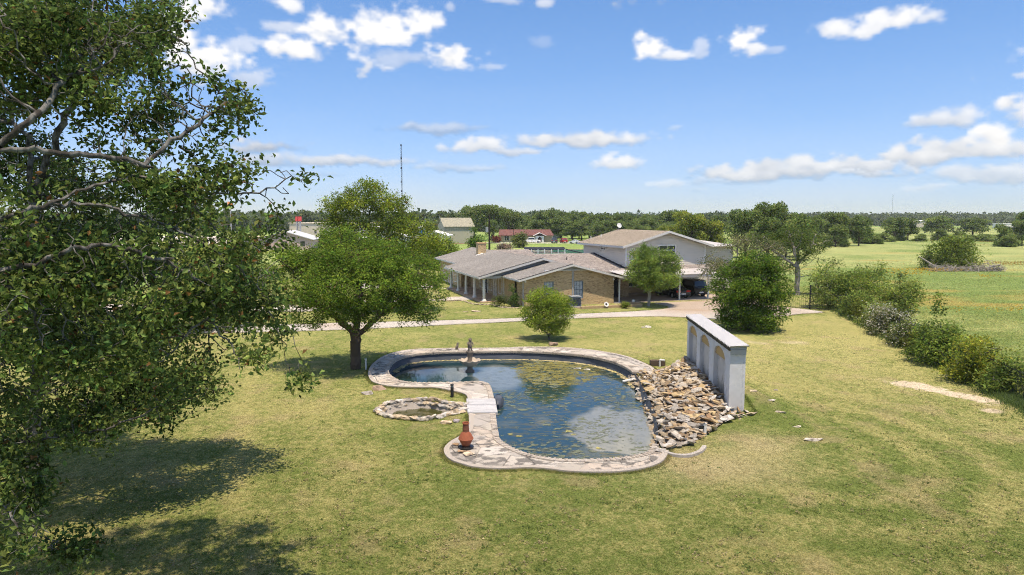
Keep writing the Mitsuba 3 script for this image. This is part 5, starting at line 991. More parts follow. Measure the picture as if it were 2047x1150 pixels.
B_lines = [[(-13.2, 13.2, -.1), (-13.2, 13.2, 2), (-13.0, 13.1, 5), (-12.7, 13.0, 7.4), (-12.4, 12.9, 9.4), (-12, 12.8, 11)],
    [(-12.4, 12.9, 8.9), (-10.13, 12.5, 9.73), (-9.08, 12.3, 9.8), (-8.66, 12.5, 10.22), (-8.6, 13.0, 10.7), (-8.44, 13.3, 11.21)],
    [(-10.13, 12.5, 9.73), (-9.08, 12.3, 9.7), (-8.53, 12.4, 9.75), (-8.22, 12.6, 9.66), (-7.73, 13.0, 9.69), (-7.11, 13.4, 9.53), (-6.55, 13.8, 8.97), (-5.87, 14.0, 8.06)],
    [(-12.6, 13.0, 8.0), (-10.01, 12.2, 8.3), (-8.95, 12.0, 8.47), (-8.51, 12.0, 8.6), (-8.26, 12.3, 8.78), (-7.74, 12.8, 9.12), (-7.27, 13.5, 9.35)],
    [(-12.9, 13.0, 6.6), (-9.91, 12.0, 7.46), (-8.87, 11.8, 7.61), (-8.08, 11.8, 7.74), (-7.67, 12.0, 7.99), (-7.35, 12.2, 8.03), (-6.99, 12.5, 7.93), (-6.51, 12.8, 7.72), (-5.86, 13.2, 7.21), (-5.98, 13.6, 6.37)],
    [(-8.26, 12.3, 8.78), (-7.67, 12.8, 8.75), (-6.96, 13.2, 8.47), (-6.3, 13.4, 8.18), (-5.57, 13.7, 7.57), (-5.16, 13.9, 7.04)],
    [(-7.11, 13.4, 9.53), (-6.9, 13.8, 9.96), (-6.41, 14.3, 10.41), (-6.08, 14.8, 11.0)],
    [(-7.27, 13.5, 9.35), (-6.54, 14.0, 9.08), (-5.75, 14.3, 8.99), (-5.26, 14.4, 9.04), (-4.75, 14.6, 9.31)],
    [(-13.1, 13.1, 3.2), (-11.2, 13.2, 3.9), (-10, 13.8, 3.9), (-8.9, 14.6, 3.9), (-7.9, 14.9, 4.3)], [(-11.2, 13.2, 3.9), (-9.6, 12.4, 3.2), (-8.9, 11.8, 2.9)], [(-10.2, 13.0, 3.4), (-9.5, 13.1, 2.3), (-8.9, 13.2, 1.8)]]
print(leafy_tree('oak_tree', 'near oak reaching in from the left with long grey limbs across the sky', B_lines, B_blobs, 44, .17, .22, 12, .17, .135, 15, OAK, cl=9, gap=.50, gf=1.2, tip=.008, spread=.13, trunk_r=.04, alt=(.18, .10, .04), alt_p=.02, var=.42, wob=.42, mat_leaf='m_leaf_oak', up=.75, asp=.58, rleaf=1.6))
GR = (.185, .28, .045)
print(leafy_tree('shade_tree', 'broad leafy tree with a thick dark trunk left of the pond', [[(-8.87, 38.2, -.1), (-8.9, 38.2, 1.2), (-8.85, 38.2, 2.2)], [(-8.85, 38.2, 1.9), (-9.9, 38.1, 3), (-11.4, 38, 4.2)], [(-8.85, 38.2, 2.1), (-8.6, 38.3, 4), (-8.8, 38.6, 6)], [(-8.85, 38.2, 1.8), (-7.7, 38.2, 2.9), (-6.2, 38.3, 3.9)]],
    [(-8.9, 38.3, 5.1, 3.5, 3.6, 2.3), (-11.9, 38, 4.9, 1.7, 2.2, 1.9), (-12.6, 38, 6.3, 1.1, 1.4, .9), (-5.6, 38.4, 4.7, 1.9, 2.2, 1.7), (-5.2, 38.4, 3.2, 1.2, 1.6, .9), (-9.4, 38.5, 6.9, 1.9, 2, 1.1), (-6.9, 38.3, 6.5, 1.4, 1.6, .9), (-11.3, 37.4, 3.2, 1.3, 1.4, .7), (-8.0, 36.2, 3.6, 1.6, 1.3, 1.1)], 9, .27, .36, 13, .29, .16, 20, GR, cl=26, gap=.43, bark='m_bark_dark', tip=.007, spread=.17, alt=(.2, .12, .06), alt_p=.01, up=1.35, asp=.45, rleaf=1.6))
print(leafy_tree('airy_tree', 'tall airy yellow-green tree rising behind the shade tree', [[(-12.6, 62, -.1), (-12.7, 62, 3), (-12.8, 62, 6), (-12.9, 62, 9)], [(-12.7, 62, 4), (-10.5, 62, 6.5), (-9, 62, 8)], [(-12.7, 62, 4.4), (-15, 62, 7), (-16, 62, 9)]],
    [(-13.3, 62, 10.2, 2.0, 2.2, 1.7), (-15.4, 62, 9.6, 1.7, 2, 1.3), (-11, 62, 9.8, 1.7, 2, 1.3), (-10, 62, 8.0, 1.6, 2, 1.0), (-16, 62, 7.6, 1.4, 2, 1.2), (-13, 62, 7.4, 2.6, 2.2, 1.3), (-8, 62.5, 7.6, 1.2, 1.4, .7), (-12.4, 62, 11.5, .9, 1, .6), (-13, 62, 5, 3.4, 3, 1.4), (-7.2, 62.5, 6.4, 1.6, 1.5, 1.1), (-15.5, 62, 6.2, 2.0, 2, 1.4), (-10.2, 62, 6.2, 2.0, 2, 1.4)], 6, .34, .46, 14, .20, .22, 14, cl=18, gap=.3, col=(.245, .315, .052), tip=.009, spread=.24, alt=(.26, .15, .06), alt_p=.01, up=1.3, rleaf=1.6, var=.3))
print(leafy_tree('drive_tree', 'round green tree with a slim pale trunk before the carport', [[(13.3, 66.0, -.1), (13.4, 66, 1.4), (13.6, 66, 2.4), (13.7, 66, 4.4)], [(13.5, 66, 1.8), (12.3, 66, 3.2)], [(13.5, 66, 1.8), (15, 66, 3.2)]],
    [(13.0, 66, 4.6, 1.7, 2, 1.1), (14.8, 66, 4.3, 1.5, 1.9, 1.1), (12.6, 66, 3.2, 1.7, 2, 1.2), (15.0, 66, 2.9, 1.5, 2, 1.1), (13.8, 65, 3, 2, 1.8, 1.2), (13.6, 66, 2.0, 1.6, 1.5, .5), (12.8, 66, 5.6, .7, .8, .4)], 9, .26, .36, 15, .15, .19, 14, cl=28, gap=.36, col=(.25, .345, .075), bark='m_bark_pale', tip=.008, spread=.18, up=1.35, rleaf=1.6, trunk_r=.05))
print(leafy_tree('round_shrub', 'round bright green shrub behind the pond before the drive', [[(2.6, 47.4, -.1), (2.6, 47.4, .5), (2.6, 47.4, 1.6)], [(2.6, 47.4, .3), (1.6, 47.4, 1.4)], [(2.6, 47.4, .3), (3.6, 47.4, 1.4)]],
    [(2.5, 47.4, 1.9, 1.95, 1.8, 1.15), (2.4, 47.4, 2.9, 1.4, 1.4, .75), (2.2, 47.4, 3.5, .7, .7, .35), (3.2, 47.3, 2.6, 1.1, 1.2, .6), (2.6, 47.3, .95, 1.4, 1.4, .5)], 22, .17, .25, 16, .07, .14, 12, cl=18, col=(.26, .345, .05), tip=.006, spread=.13, up=1.35, rleaf=1.6, category='shrub', trunk_r=.03))
print(leafy_tree('dense_shrub_tree', 'very large dense green shrub tree standing right of the arched wall', [[(18.1, 51.6, -.1), (18.1, 51.6, 1), (18.0, 51.7, 3)], [(18.1, 51.6, .3), (16.6, 51.6, 2), (15.9, 51.8, 4)], [(18.1, 51.6, .3), (19.5, 51.6, 2.4), (19.7, 51.8, 4)], [(18, 51.6, .2), (17.5, 50.6, 1.5)]],
    [(18.1, 51.6, 1.9, 2.9, 2.6, 1.6), (17.6, 51.3, 3.6, 2.6, 2.4, 1.5), (19.6, 51.5, 3.6, 1.6, 2, 1.5), (16.1, 51.5, 2.9, 1.3, 1.6, 1.1), (18.2, 51.6, 5.0, 2.0, 2, 1.0), (18.2, 51.4, .9, 2.6, 2.4, .8)], 9, .27, .36, 17, .14, .19, 14, cl=25, gap=.41, col=(.145, .235, .035), tip=.008, spread=.18, up=1.35, rleaf=1.6, alt=(.16, .12, .06), alt_p=.02))
print(leafy_tree('feathery_tree', 'grey-green feathery tree with bare twigs behind the dense shrub tree', [[(18.3, 55, -.1), (18.3, 55, 2), (18, 55, 4)], [(18, 55, 3), (16, 55, 5.4)], [(18, 55, 3), (20.2, 55, 6)], [(18, 55, 3.6), (18.2, 55, 6.4)]],
    [(16.7, 55, 5.0, 1.1, 1.4, .6), (18.6, 55, 6.4, 2.0, 1.8, .9), (21, 55, 6.0, 1.4, 1.6, .8), (20.4, 55, 4.6, 1.4, 1.5, .8), (17, 55, 4.5, 2, 1.8, .9)], 9, .27, .34, 18, .12, .16, 9, cl=9, col=(.21, .225, .10), bark='m_bark_pale', tip=.010, spread=.18, up=.5, rleaf=1.6))
print(leafy_tree('bare_limbed_tree', 'tree with exposed pale limbs and sparse leaves beside the gate', [[(31.8, 75.8, -.1), (31.8, 75.8, 2.0), (31.6, 75.8, 4), (31.0, 75.8, 6)], [(31.8, 75.8, 3), (29.6, 75.8, 4.6), (27.6, 75.8, 5.6), (26.4, 75.8, 6)], [(31.7, 75.8, 3.4), (33, 75.8, 4.8), (33.4, 75.8, 6)], [(31.8, 75.8, 2), (33.6, 75.8, 2.3), (35, 75.6, 2.2)], [(31.8, 75.8, 2.6), (33.6, 75.8, 4)]],
    [(31.2, 75.8, 6.6, 1.8, 1.8, 1.2), (33.6, 75.8, 5.9, 1.6, 1.6, 1.2), (27.6, 75.8, 6.4, 1.9, 1.8, .8), (32.4, 75.8, 4.5, 1.6, 1.5, .9), (29.6, 75.8, 6.6, 1, 1.2, .7), (31, 75.8, 2.8, .9, .9, .7), (35.4, 75.8, 3.4, 1.2, 1, .7)], 5, .32, .42, 19, .28, .22, 12, cl=16, col=(.14, .195, .05), bark='m_bark_pale', tip=.012, spread=.22, rleaf=1.6, bare=.30))
def shrub(key, label, x, y, h, w, seed, col, leaf=.16, nleaf=10, per=12, alt=None, alt_p=0, cat_='shrub', d=None, tall=0, step=.26, z0=0., mat_leaf='m_leaf', var=.25):
    rr = np.random.default_rng(seed); d = d or w
    bl = [(x, y, h * .45, w * .8, d * .8, h * .40), (x, y, h * .25, w, d, h * .26)]
    for _ in range(5): bl.append((x + rr.uniform(-.6, .6) * w, y + rr.uniform(-.6, .6) * d, h * rr.uniform(.45, .8), w * rr.uniform(.3, .5), d * rr.uniform(.3, .5), h * rr.uniform(.15, .22)))
    if tall: bl.append((x - w * .2, y, h + tall * .4, w * .25, w * .25, tall * .6))
    return leafy_tree(key, label, [[(x, y, -.1), (x, y, h * .25), (x, y, h * .5)], [(x, y, .05), (x - w * .4, y, h * .4)], [(x, y, .05), (x + w * .4, y, h * .4)]], bl, per, step, step * 1.35, seed, .05 + h * .012, leaf * 1.1, nleaf, col, cl=int(nleaf * 1.6), tip=.006, spread=step * .7, up=1.35, rleaf=1.6, category=cat_, trunk_r=.035, alt=alt, alt_p=alt_p, mat_leaf=mat_leaf, var=var)
FGR = (.26, .335, .08)
shrub('fence_shrub', 'green shrub at the gate end of the fence', 30.2, 64.5, 4.4, 2.3, 31, FGR, .2, 8, 6, step=.33)
shrub('fence_shrub', 'tall green shrub behind the fence next to the gate shrub', 33.2, 63.6, 4.8, 2.5, 32, (.25, .325, .07), .2, 8, 6, step=.33)
shrub('fence_shrub', 'spreading light green shrub on the pasture side of the fence', 35.8, 62.2, 4.0, 2.1, 33, (.27, .34, .085), .2, 8, 6, step=.33)
shrub('dark_shrub', 'dark shrub beyond the gate', 34.0, 70, 3.0, 1.8, 34, (.045, .07, .02), .2, 10, 7, step=.33)
WH = (.72, .69, .58)
shrub('fence_shrub', 'light green shrub hanging over the fence before the gate shrubs', 30.0, 59.0, 2.6, 1.5, 64, FGR, .18, 9, 9, step=.3)
shrub('fence_shrub', 'small light green shrub between the two nearest flowering vines', 27.2, 46.6, 1.5, 1.0, 65, FGR, .15, 10, 14)
shrub('fence_shrub', 'low shrub between the near vine and the pointed shrub', 25.7, 41.9, 1.8, 1.3, 66, (.19, .225, .05), .16, 11, 12)
shrub('flowering_vine', 'low vine with a few white blooms at the far end of the fence', 29.0, 54.0, 1.9, 1.5, 35, FGR, .15, 11, 12, WH, .12, 'vine')
shrub('flowering_vine', 'vine with scattered white blooms between the far vine and the thick white one', 28.5, 51.8, 2.0, 1.4, 67, (.17, .21, .06), .15, 12, 12, WH, .15, 'vine')
shrub('fence_shrub', 'yellow-green shrub beside the fence just past the far vine', 29.6, 56.6, 2.0, 1.4, 68, (.2, .24, .05), .16, 11, 11)
shrub('flowering_vine', 'mound of vine thick with white blooms covering the fence', 27.9, 49.6, 2.3, 1.8, 36, (.17, .195, .06), .15, 13, 12, WH, .30, 'vine')
shrub('flowering_vine', 'smaller vine with white blooms on the near part of the fence', 26.5, 45.0, 1.9, 1.5, 37, (.17, .195, .06), .15, 12, 12, WH, .18, 'vine')
shrub('fence_shrub', 'tall pointed shrub leaning over the near part of the fence', 25.0, 39.2, 2.9, 1.7, 38, (.22, .30, .065), .17, 11, 10, tall=1.6)
shrub('fence_shrub', 'broad yellow-green shrub at the near end of the fence', 24.3, 35.0, 2.6, 1.8, 39, (.27, .315, .05), .16, 12, 12, (.36, .33, .05), .12)
shrub('fence_shrub', 'small green shrub at the fence post nearest the camera', 24.1, 32.6, 2.0, 1.2, 69, FGR, .16, 12, 14)
shrub('porch_shrub', 'low green shrub before the porch', -1.25, 65.6, 1.3, .8, 41, (.18, .215, .07), .14, 8, 16, step=.2)
shrub('porch_shrub', 'dark pointed shrub at the corner of the porch', .1, 65.0, 1.5, .6, 42, (.10, .17, .045), .14, 9, 18, step=.2, tall=.9)
shrub('bed_plant', 'small yellow-green plant at the end of the brick border', 10.7, 64.3, .75, .45, 43, (.2, .25, .05), .12, 8, 40, step=.13, cat_='plant')
shrub('porch_plant', 'small plant in the shade under the porch roof', -1.2, 76, 1.2, .6, 44, (.10, .13, .03), .14, 8, 18, step=.2, cat_='plant')
shrub('field_tree', 'wide dark green tree standing alone in the pasture over a brush pile', 73.9, 115, 6.0, 5.0, 45, (.18, .24, .045), .36, 9, 1.5, step=.6, cat_='tree', d=4.6)
shrub('sapling', 'sparse young tree left of the lone pasture tree', 69.2, 114, 2.8, .9, 46, (.17, .21, .06), .3, 5, 5, step=.4, cat_='tree')
shrub('yard_tree', 'bushy green tree with a short trunk left of the house', -13.8, 115, 5.6, 3.0, 47, (.18, .26, .04), .32, 9, 2.5, step=.5, cat_='tree')
shrub('yard_tree', 'bright green tree beside the far end of the house', -10.6, 112, 6.0, 2.6, 48, (.2, .28, .04), .32, 9, 2.5, step=.5, cat_='tree')
shrub('yard_tree', 'slim tree half hidden behind the shade tree', -16.8, 119, 5.2, 2.2, 49, (.19, .26, .05), .32, 9, 2.5, step=.5, cat_='tree')
shrub('cone_shrub', 'dense cone-shaped green shrub by the utility pole', -8.6, 165, 5.2, 2.3, 50, (.13, .22, .035), .42, 9, 2, step=.6, tall=1.2)
shrub('yard_shrub', 'pale green willow shrub with a dark base before the red-roofed house', 2.1, 200, 5.0, 2.1, 51, (.18, .215, .065), .45, 9, 2, step=.6)
shrub('dry_bush', 'low dry bush full of pale blooms behind the house roof', -2.1, 188, 1.6, 2.3, 52, (.20, .15, .10), .35, 9, 4, (.6, .5, .42), .35, step=.5)
shrub('red_bush', 'reddish bush at the corner of the red-roofed house', -5.6, 240, 2.4, 1.5, 53, (.20, .07, .05), .45, 9, 3, step=.6)
shrub('yard_tree', 'light yellow-green tree seen through the branches of the oaks', -24, 52, 7.6, 3.4, 54, (.22, .25, .05), .22, 9, 3, step=.42, cat_='tree', tall=1)
shrub('yard_tree', 'green tree behind the oaks at the left edge', -36, 50, 8.0, 4.2, 55, (.16, .21, .04), .24, 9, 2.4, step=.45, cat_='tree')
shrub('yard_tree', 'dark tree beyond the side road behind the oaks', -47, 72, 8.6, 4.6, 56, (.12, .16, .035), .30, 9, 1.7, step=.55, cat_='tree')
shrub('yard_tree', 'green tree between the oaks and the bungalows', -34, 84, 6.4, 4.0, 57, (.16, .21, .04), .30, 9, 1.8, step=.55, cat_='tree')
bp_ = thing('brush_pile', 'heap of dead grey branches under the lone pasture tree', 'brush pile')
rr = np.random.default_rng(61); n_ = 700
c_ = np.c_[rr.uniform(68, 79.5, n_), 110.6 + rr.normal(size=n_) * .7, rr.gamma(2, .2, n_)]; d_ = unit(rr.normal(size=(n_, 3)) * [1, .7, .45]) * rr.uniform(.4, 1.5, (n_, 1))
v, f = tubes(c_ - d_ / 2, c_ + d_ / 2, rr.uniform(.02, .06, n_), rr.uniform(.01, .04, n_), 4); k_ = add('branches', trimesh.Trimesh(v, f, process=False), 'm_bark_pale', bp_); tag(k_, None, kind='stuff')
add('log', rod((66.8, 112, 2.3), (69.4, 111, .4), .10, .16), 'm_bark_pale', bp_); add('log', rod((75, 109.8, .2), (79, 110.3, 1.1), .12), 'm_bark_pale', bp_)
# ------------------------------------------------------------------ the treeline: a few kinds, set out one by one
def lump_tree(gid, seed, H_, W_, col, n_leaf, leaf, low=.25, lumps=16, bark='m_bark_dark', flat=.8):
    rr = np.random.default_rng(seed); B_ = []
    for i in range(lumps):
        a_ = rr.uniform(0, 2 * np.pi); q_ = rr.uniform(0, 1) ** .6; z = H_ * (low + (1 - low) * rr.uniform(.1, .9)); w_ = W_ * (1 - .75 * ((z / H_ - .55) / .55) ** 2 if z / H_ > .55 else 1)
        B_.append((math.cos(a_) * q_ * w_ * .72, math.sin(a_) * q_ * w_ * .72, z, W_ * rr.uniform(.28, .45), H_ * rr.uniform(.10, .17)))
    P_, O_ = [], []
    for (x, y, z, rw, rh_) in B_:
        m_ = n_leaf // lumps; d = unit(rr.normal(size=(m_, 3)) + [0, 0, .25]); P_.append(np.array([x, y, z]) + d * [rw, rw, rh_] * rr.uniform(.55, 1.08, (m_, 1))); O_.append(d)
    P_, O_ = np.vstack(P_), np.vstack(O_); me, c_ = leaves(P_, leaf * rr.uniform(.6, 1.3, len(P_)), rr, tint(P_, col, rr, .28, .5, seed=seed), .5, .7, out=O_ * 1.1)
    p, q, r0, r1 = [np.zeros(3)], [np.array([0, 0, H_ * .35])], [W_ * .06], [W_ * .045]
    for (x, y, z, rw, rh_) in B_[:9]: p.append(np.array([0, 0, H_ * rr.uniform(.2, .35)])); q.append(np.array([x, y, z])); r0.append(W_ * .035); r1.append(W_ * .012)
    v, f = tubes(np.array(p), np.array(q), np.array(r0), np.array(r1), 6)
    scene[gid] = {'type': 'shapegroup', 'trunk': mikit.ply(trimesh.Trimesh(v, f, process=False), bark, smooth=60), 'crown': mikit.ply(me, 'm_leaf', color=c_)}
DK, MD, YG, BG = (.175, .235, .072), (.20, .265, .078), (.25, .30, .06), (.155, .205, .08)
lump_tree('kind_round', 71, 10, 5.6, DK, 5200, .62); lump_tree('kind_wide', 72, 9, 6.4, MD, 5200, .62, lumps=20); lump_tree('kind_tall', 73, 12, 5.2, DK, 5200, .62, .2, 18)
lump_tree('kind_light', 74, 9, 5.0, YG, 5200, .55, .08, 18); lump_tree('kind_open', 75, 12, 6.2, MD, 3600, .62, .4, 16); lump_tree('kind_far', 76, 10, 6.5, BG, 1800, 1.15, .0, 12)
lump_tree('kind_bushy', 77, 6, 5.0, MD, 4200, .55, .0, 16)
rr = np.random.default_rng(81)
def plant(name, kind, x, y, h, w, label, group=None, c_='tree'):
    H0 = {'kind_round': 10, 'kind_wide': 9, 'kind_tall': 12, 'kind_light': 9, 'kind_open': 12, 'kind_far': 10, 'kind_bushy': 6}[kind]; W0 = {'kind_round': 5.6, 'kind_wide': 6.4, 'kind_tall': 5.2, 'kind_light': 5.0, 'kind_open': 6.2, 'kind_far': 6.5, 'kind_bushy': 5.0}[kind]
    k = thing(name, label, c_, group); sx = w / W0 * rr.uniform(.92, 1.08)
    scene[k] = {'type': 'instance', 'shapegroup': {'type': 'ref', 'id': kind}, 'to_world': T().translate([float(x), float(y), -.1]).rotate([0, 0, 1], float(rr.uniform(0, 360))).scale([float(sx), float(w / W0), float(h / H0 * 1.08)])}
# big oaks behind the barn and the red-roofed house
plant('old_oak', 'kind_open', -14.5, 262, 12.4, 6.8, 'spreading oak just right of the barn roof'); plant('old_oak', 'kind_open', -7.2, 266, 12.6, 6.2, 'open crowned oak behind the utility pole'); plant('old_oak', 'kind_open', -1.0, 258, 11.0, 5.0, 'open oak at the left end of the red-roofed house')
plant('old_oak', 'kind_open', -6.9, 235, 7.4, 2.6, 'thin pale-limbed oak with a dark trunk before the red-roofed house')
G1 = 'trees of the wood behind the house'
for px, Y, h, w in ((1.2, 300, 10.2, 5), (5.6, 330, 10.8, 6), (9.4, 310, 10.4, 5.4), (13.2, 292, 11.2, 5.4), (16.6, 285, 11.4, 5.2), (20.2, 296, 10.9, 5), (24.2, 282, 11.6, 5.6), (28.0, 290, 11.2, 5.2), (32.2, 284, 10.4, 5.2), (36.6, 280, 11.4, 6.0), (40.4, 292, 10.6, 5), (44.6, 280, 11.0, 5.4), (48.8, 286, 10.0, 5), (53.0, 276, 10.2, 5.2), (57.2, 284, 10.2, 5), (61.0, 270, 11.2, 5.6), (66, 280, 10.8, 5.5), (70.5, 268, 10.4, 5.2), (75, 276, 10.2, 5.2), (79, 262, 9.8, 5),
                    (10, 272, 8.4, 5), (18.6, 268, 8.8, 5.6), (26.6, 266, 8.6, 5.4), (34.4, 264, 8.2, 5.6), (42.6, 262, 8.6, 5.4), (51, 260, 8.4, 5.4), (59.4, 256, 8.2, 5.4), (68.5, 250, 8.6, 5.5), (22.4, 256, 7.2, 4.4), (30.4, 254, 7, 4.6), (38.6, 252, 7.4, 4.6), (47, 250, 7.2, 4.6), (55, 246, 7.2, 4.6)):
    plant('wood_tree', ['kind_round', 'kind_tall', 'kind_wide'][int(rr.integers(3))], px + rr.normal() * .5, Y, h * rr.uniform(.78, 1.0), w * 1.04, 'dense dark green tree in the wood behind the house', G1)
for x, Y, h, w, lb in ((37.5, 165, 6.2, 3.2, 'yellow-green tree behind the storey roof on its left'), (42.0, 160, 8.8, 4.2, 'large yellow-green tree right of the storey roof'), (47.2, 162, 7.4, 3.6, 'yellow-green tree right of the large one behind the house'), (44.5, 175, 9.6, 3.8, 'lime green tree top above the yellow-green ones')):
    plant('light_tree', 'kind_light', x, Y, h, w, lb)
for x, Y, h, w, kd, lb in ((50.5, 148, 9.6, 4.4, 'kind_open', 'tall dark oak left in the pair right of the house'), (56.2, 150, 11.0, 5.2, 'kind_open', 'tallest dark oak right of the house'), (61.0, 152, 9.0, 4.6, 'kind_round', 'dark oak right of the tallest one'), (53, 142, 8, 4.4, 'kind_round', 'dark round tree under the tall oaks'), (58.6, 140, 8.2, 4.6, 'kind_wide', 'dark wide tree under the tallest oak')):
    plant('dark_oak', kd, x, Y, h, w, lb)
for x, Y, h, w, kd, lb in ((93, 212, 8.2, 4.6, 'kind_wide', 'dark tree left in the clump at the pasture edge'), (101, 215, 9.6, 5.4, 'kind_round', 'tallest tree of the clump at the pasture edge'), (107.5, 212, 8.4, 4.6, 'kind_wide', 'right hand tree of the clump at the pasture edge'), (97, 205, 6.2, 4, 'kind_bushy', 'bush in front of the clump at the pasture edge'), (120, 232, 5.4, 4.2, 'kind_bushy', 'small round tree alone in the pasture'),
        (146.5, 262, 8.2, 6.0, 'kind_round', 'dark double-crowned tree in the far pasture'), (155, 268, 7.6, 4.6, 'kind_round', 'dark tree right of the double-crowned one'), (163.5, 262, 4.4, 3.0, 'kind_bushy', 'small bush in the far pasture'), (160, 330, 9.0, 4.4, 'kind_tall', 'lone dark tree far out in the pasture'), (205, 330, 8.6, 9, 'kind_wide', 'low wide tree behind the lone pasture tree'), (222, 330, 8.0, 8, 'kind_wide', 'low wide tree right of the other behind the lone pasture tree'),
        (152.5, 212, 6.2, 4.4, 'kind_bushy', 'dark bush left in the right hand clump'), (159.5, 214, 7.4, 4.8, 'kind_round', 'dark tree in the middle of the right hand clump'), (167, 222, 9.8, 4.4, 'kind_open', 'tallest ragged tree at the right edge of the pasture'), (172, 216, 5, 4.6, 'kind_bushy', 'low bush at the right edge of the pasture'), (149, 206, 3.2, 3.6, 'kind_bushy', 'low bush at the foot of the right hand clump'), (176, 225, 7.4, 4.4, 'kind_round', 'dark tree cut by the right edge of the pasture view')):
    plant('pasture_tree', kd, x, Y, h, w, lb)
G2 = 'trees on the far left horizon'
for i in range(26): Y = rr.uniform(380, 520); x = -Y * rr.uniform(.10, .42); plant('far_tree', 'kind_far', x, Y, rr.uniform(9.5, 12.5), rr.uniform(6, 8.5), 'dark green tree on the horizon behind the shops', G2)
for x, Y, h in ((-29, 300, 10), (-36, 320, 10.6), (-44, 318, 10), (-52, 335, 10.5), (-22, 310, 9.8), (-62, 340, 10.2)): plant('far_tree', 'kind_far', x, Y, h, 7, 'dark green tree on the horizon behind the shops', G2)
# woods that read as one mass, along the whole horizon
def far_wood(name, label, n_, y0, y1, a0, a1, h0, h1, col):
    P_, S_ = [], []
    rr_ = np.random.default_rng(int(y0)); V_, C_ = [], []
    for i in range(n_):
        Y = rr_.uniform(y0, y1); x = Y * math.tan(math.radians(rr_.uniform(a0, a1))); h = rr_.uniform(h0, h1); w_ = h * rr_.uniform(.6, .95); m_ = 110
        d = unit(rr_.normal(size=(m_, 3))); P_.append(np.array([x, Y, h * .5]) + d * [w_, w_, h * .5] * rr_.uniform(.7, 1.1, (m_, 1))); S_.append(np.full(m_, h * .26)); C_.append(np.tile(np.array(col) * rr_.uniform(.75, 1.3), (m_, 1)))
    P_ = np.vstack(P_); me, c_ = leaves(P_, np.concatenate(S_), rr_, np.vstack(C_) * np.exp(rr_.normal(size=(len(P_), 1)) * .2), .6, .8)
    tag(add(name, me, 'm_leaf', color=c_), label, 'wood', kind='stuff')
far_wood('distant_wood', 'dark wood along the horizon beyond the pasture', 420, 760, 1050, 17, 44, 10, 15, (.14, .175, .085))
far_wood('distant_wood', 'dark wood along the horizon behind the house', 420, 420, 620, -42, 20, 9, 12.5, (.13, .17, .08))
far_wood('distant_wood', 'farthest bluish wood on the horizon', 500, 1500, 2300, -46, 46, 14, 22, (.14, .17, .095))
G3 = 'bushes in the rough at the far side of the pasture'
for i in range(34):
    Y = rr.uniform(222, 330); x = Y * rr.uniform(.44, .86); plant('rough_bush', 'kind_bushy', x, Y, rr.uniform(1.3, 3.0), rr.uniform(2.0, 4.0), 'low green bush in the rough grass across the far pasture', G3, 'bush')

# ------------------------------------------------------------------ grass as mown blades, rough tufts, weeds and flowers
def blade_mesh(P_, rr_, h, w_, lean=.5, nb=3):
    n_ = len(P_) ; i = np.repeat(np.arange(n_), nb); p = P_[i] + np.c_[rr_.normal(size=(len(i), 2)) * np.asarray(w_).reshape(-1, 1)[i if np.ndim(w_) else np.zeros(len(i), int)] * 1.6, np.zeros(len(i))]
    hh = (np.asarray(h) * np.ones(n_))[i] * rr_.uniform(.6, 1.3, len(i)); ww = (np.asarray(w_) * np.ones(n_))[i]; a_ = rr_.uniform(0, 2 * np.pi, len(i)); t = np.c_[np.cos(a_), np.sin(a_), a_ * 0] * ww[:, None] * .5
    tip_ = p + np.c_[rr_.normal(size=(len(i), 2)) * (lean * hh)[:, None], hh]
    v = np.stack([p - t, p + t, tip_], 1).reshape(-1, 3); return trimesh.Trimesh(v, np.arange(len(v)).reshape(-1, 3), process=False)
rr = np.random.default_rng(91)
n_ = 520000; y = 10 / (1 - rr.uniform(0, .80, n_)) ; x = rr.uniform(-.92, .92, n_) * (y + 2)
ok = (y < 50) & (x < fence_x(y) - .4) & (rr.uniform(size=n_) < np.clip((50 - y) / 16, 0, 1)); x, y = x[ok], y[ok]
pts_ = shapely.points(x, y); ok = ~shapely.contains(P_out.buffer(.02), pts_) & ~shapely.contains(P_sm, pts_) & ~shapely.contains(DRIVE, pts_) & ~shapely.contains(REG, pts_) & ~shapely.contains(shapely.box(9.2, 28.7, 10.9, 37.6), pts_)
bare_ = (np.hypot(((x - 20.6) * .62 - (y - 34.3) * .78) / 1.7, ((x - 20.6) * .78 + (y - 34.3) * .62) / .62) < .95) | (np.hypot(((x - 21.7) * .62 - (y - 32.1) * .78) / 1.7, ((x - 21.7) * .78 + (y - 32.1) * .62) / .55) < .95)
ok &= ~bare_; x, y = x[ok], y[ok]; P_ = np.c_[x, y, hz(x, y) - .004]
sz = .010 + .00045 * y
tag(add('grass', blade_mesh(P_, rr, .026 + .0004 * y, sz, 1.3, 2), 'm_lawn_blade'), 'short mown blades of the lawn', 'grass', kind='stuff')
n_ = 75000; y = 22 / (1 - rr.uniform(0, .84, n_)); x = rr.uniform(.4, .82, n_) * y * 1.05
ok = (x > fence_x(y) + .3) & (y < 135) & (rr.uniform(size=len(y)) < np.clip((135 - y) / 85, .0, 1)); x, y = x[ok], y[ok]; P_ = np.c_[x, y, hz(x, y) - .02]
tag(add('pasture_grass', blade_mesh(P_, rr, .07 + .12 * meshkit.fbm(P_ * .25, 2, 3), .020 + .0007 * y, .9, 3), 'm_pasture_blade'), 'tall rough grass of the pasture', 'grass', kind='stuff')
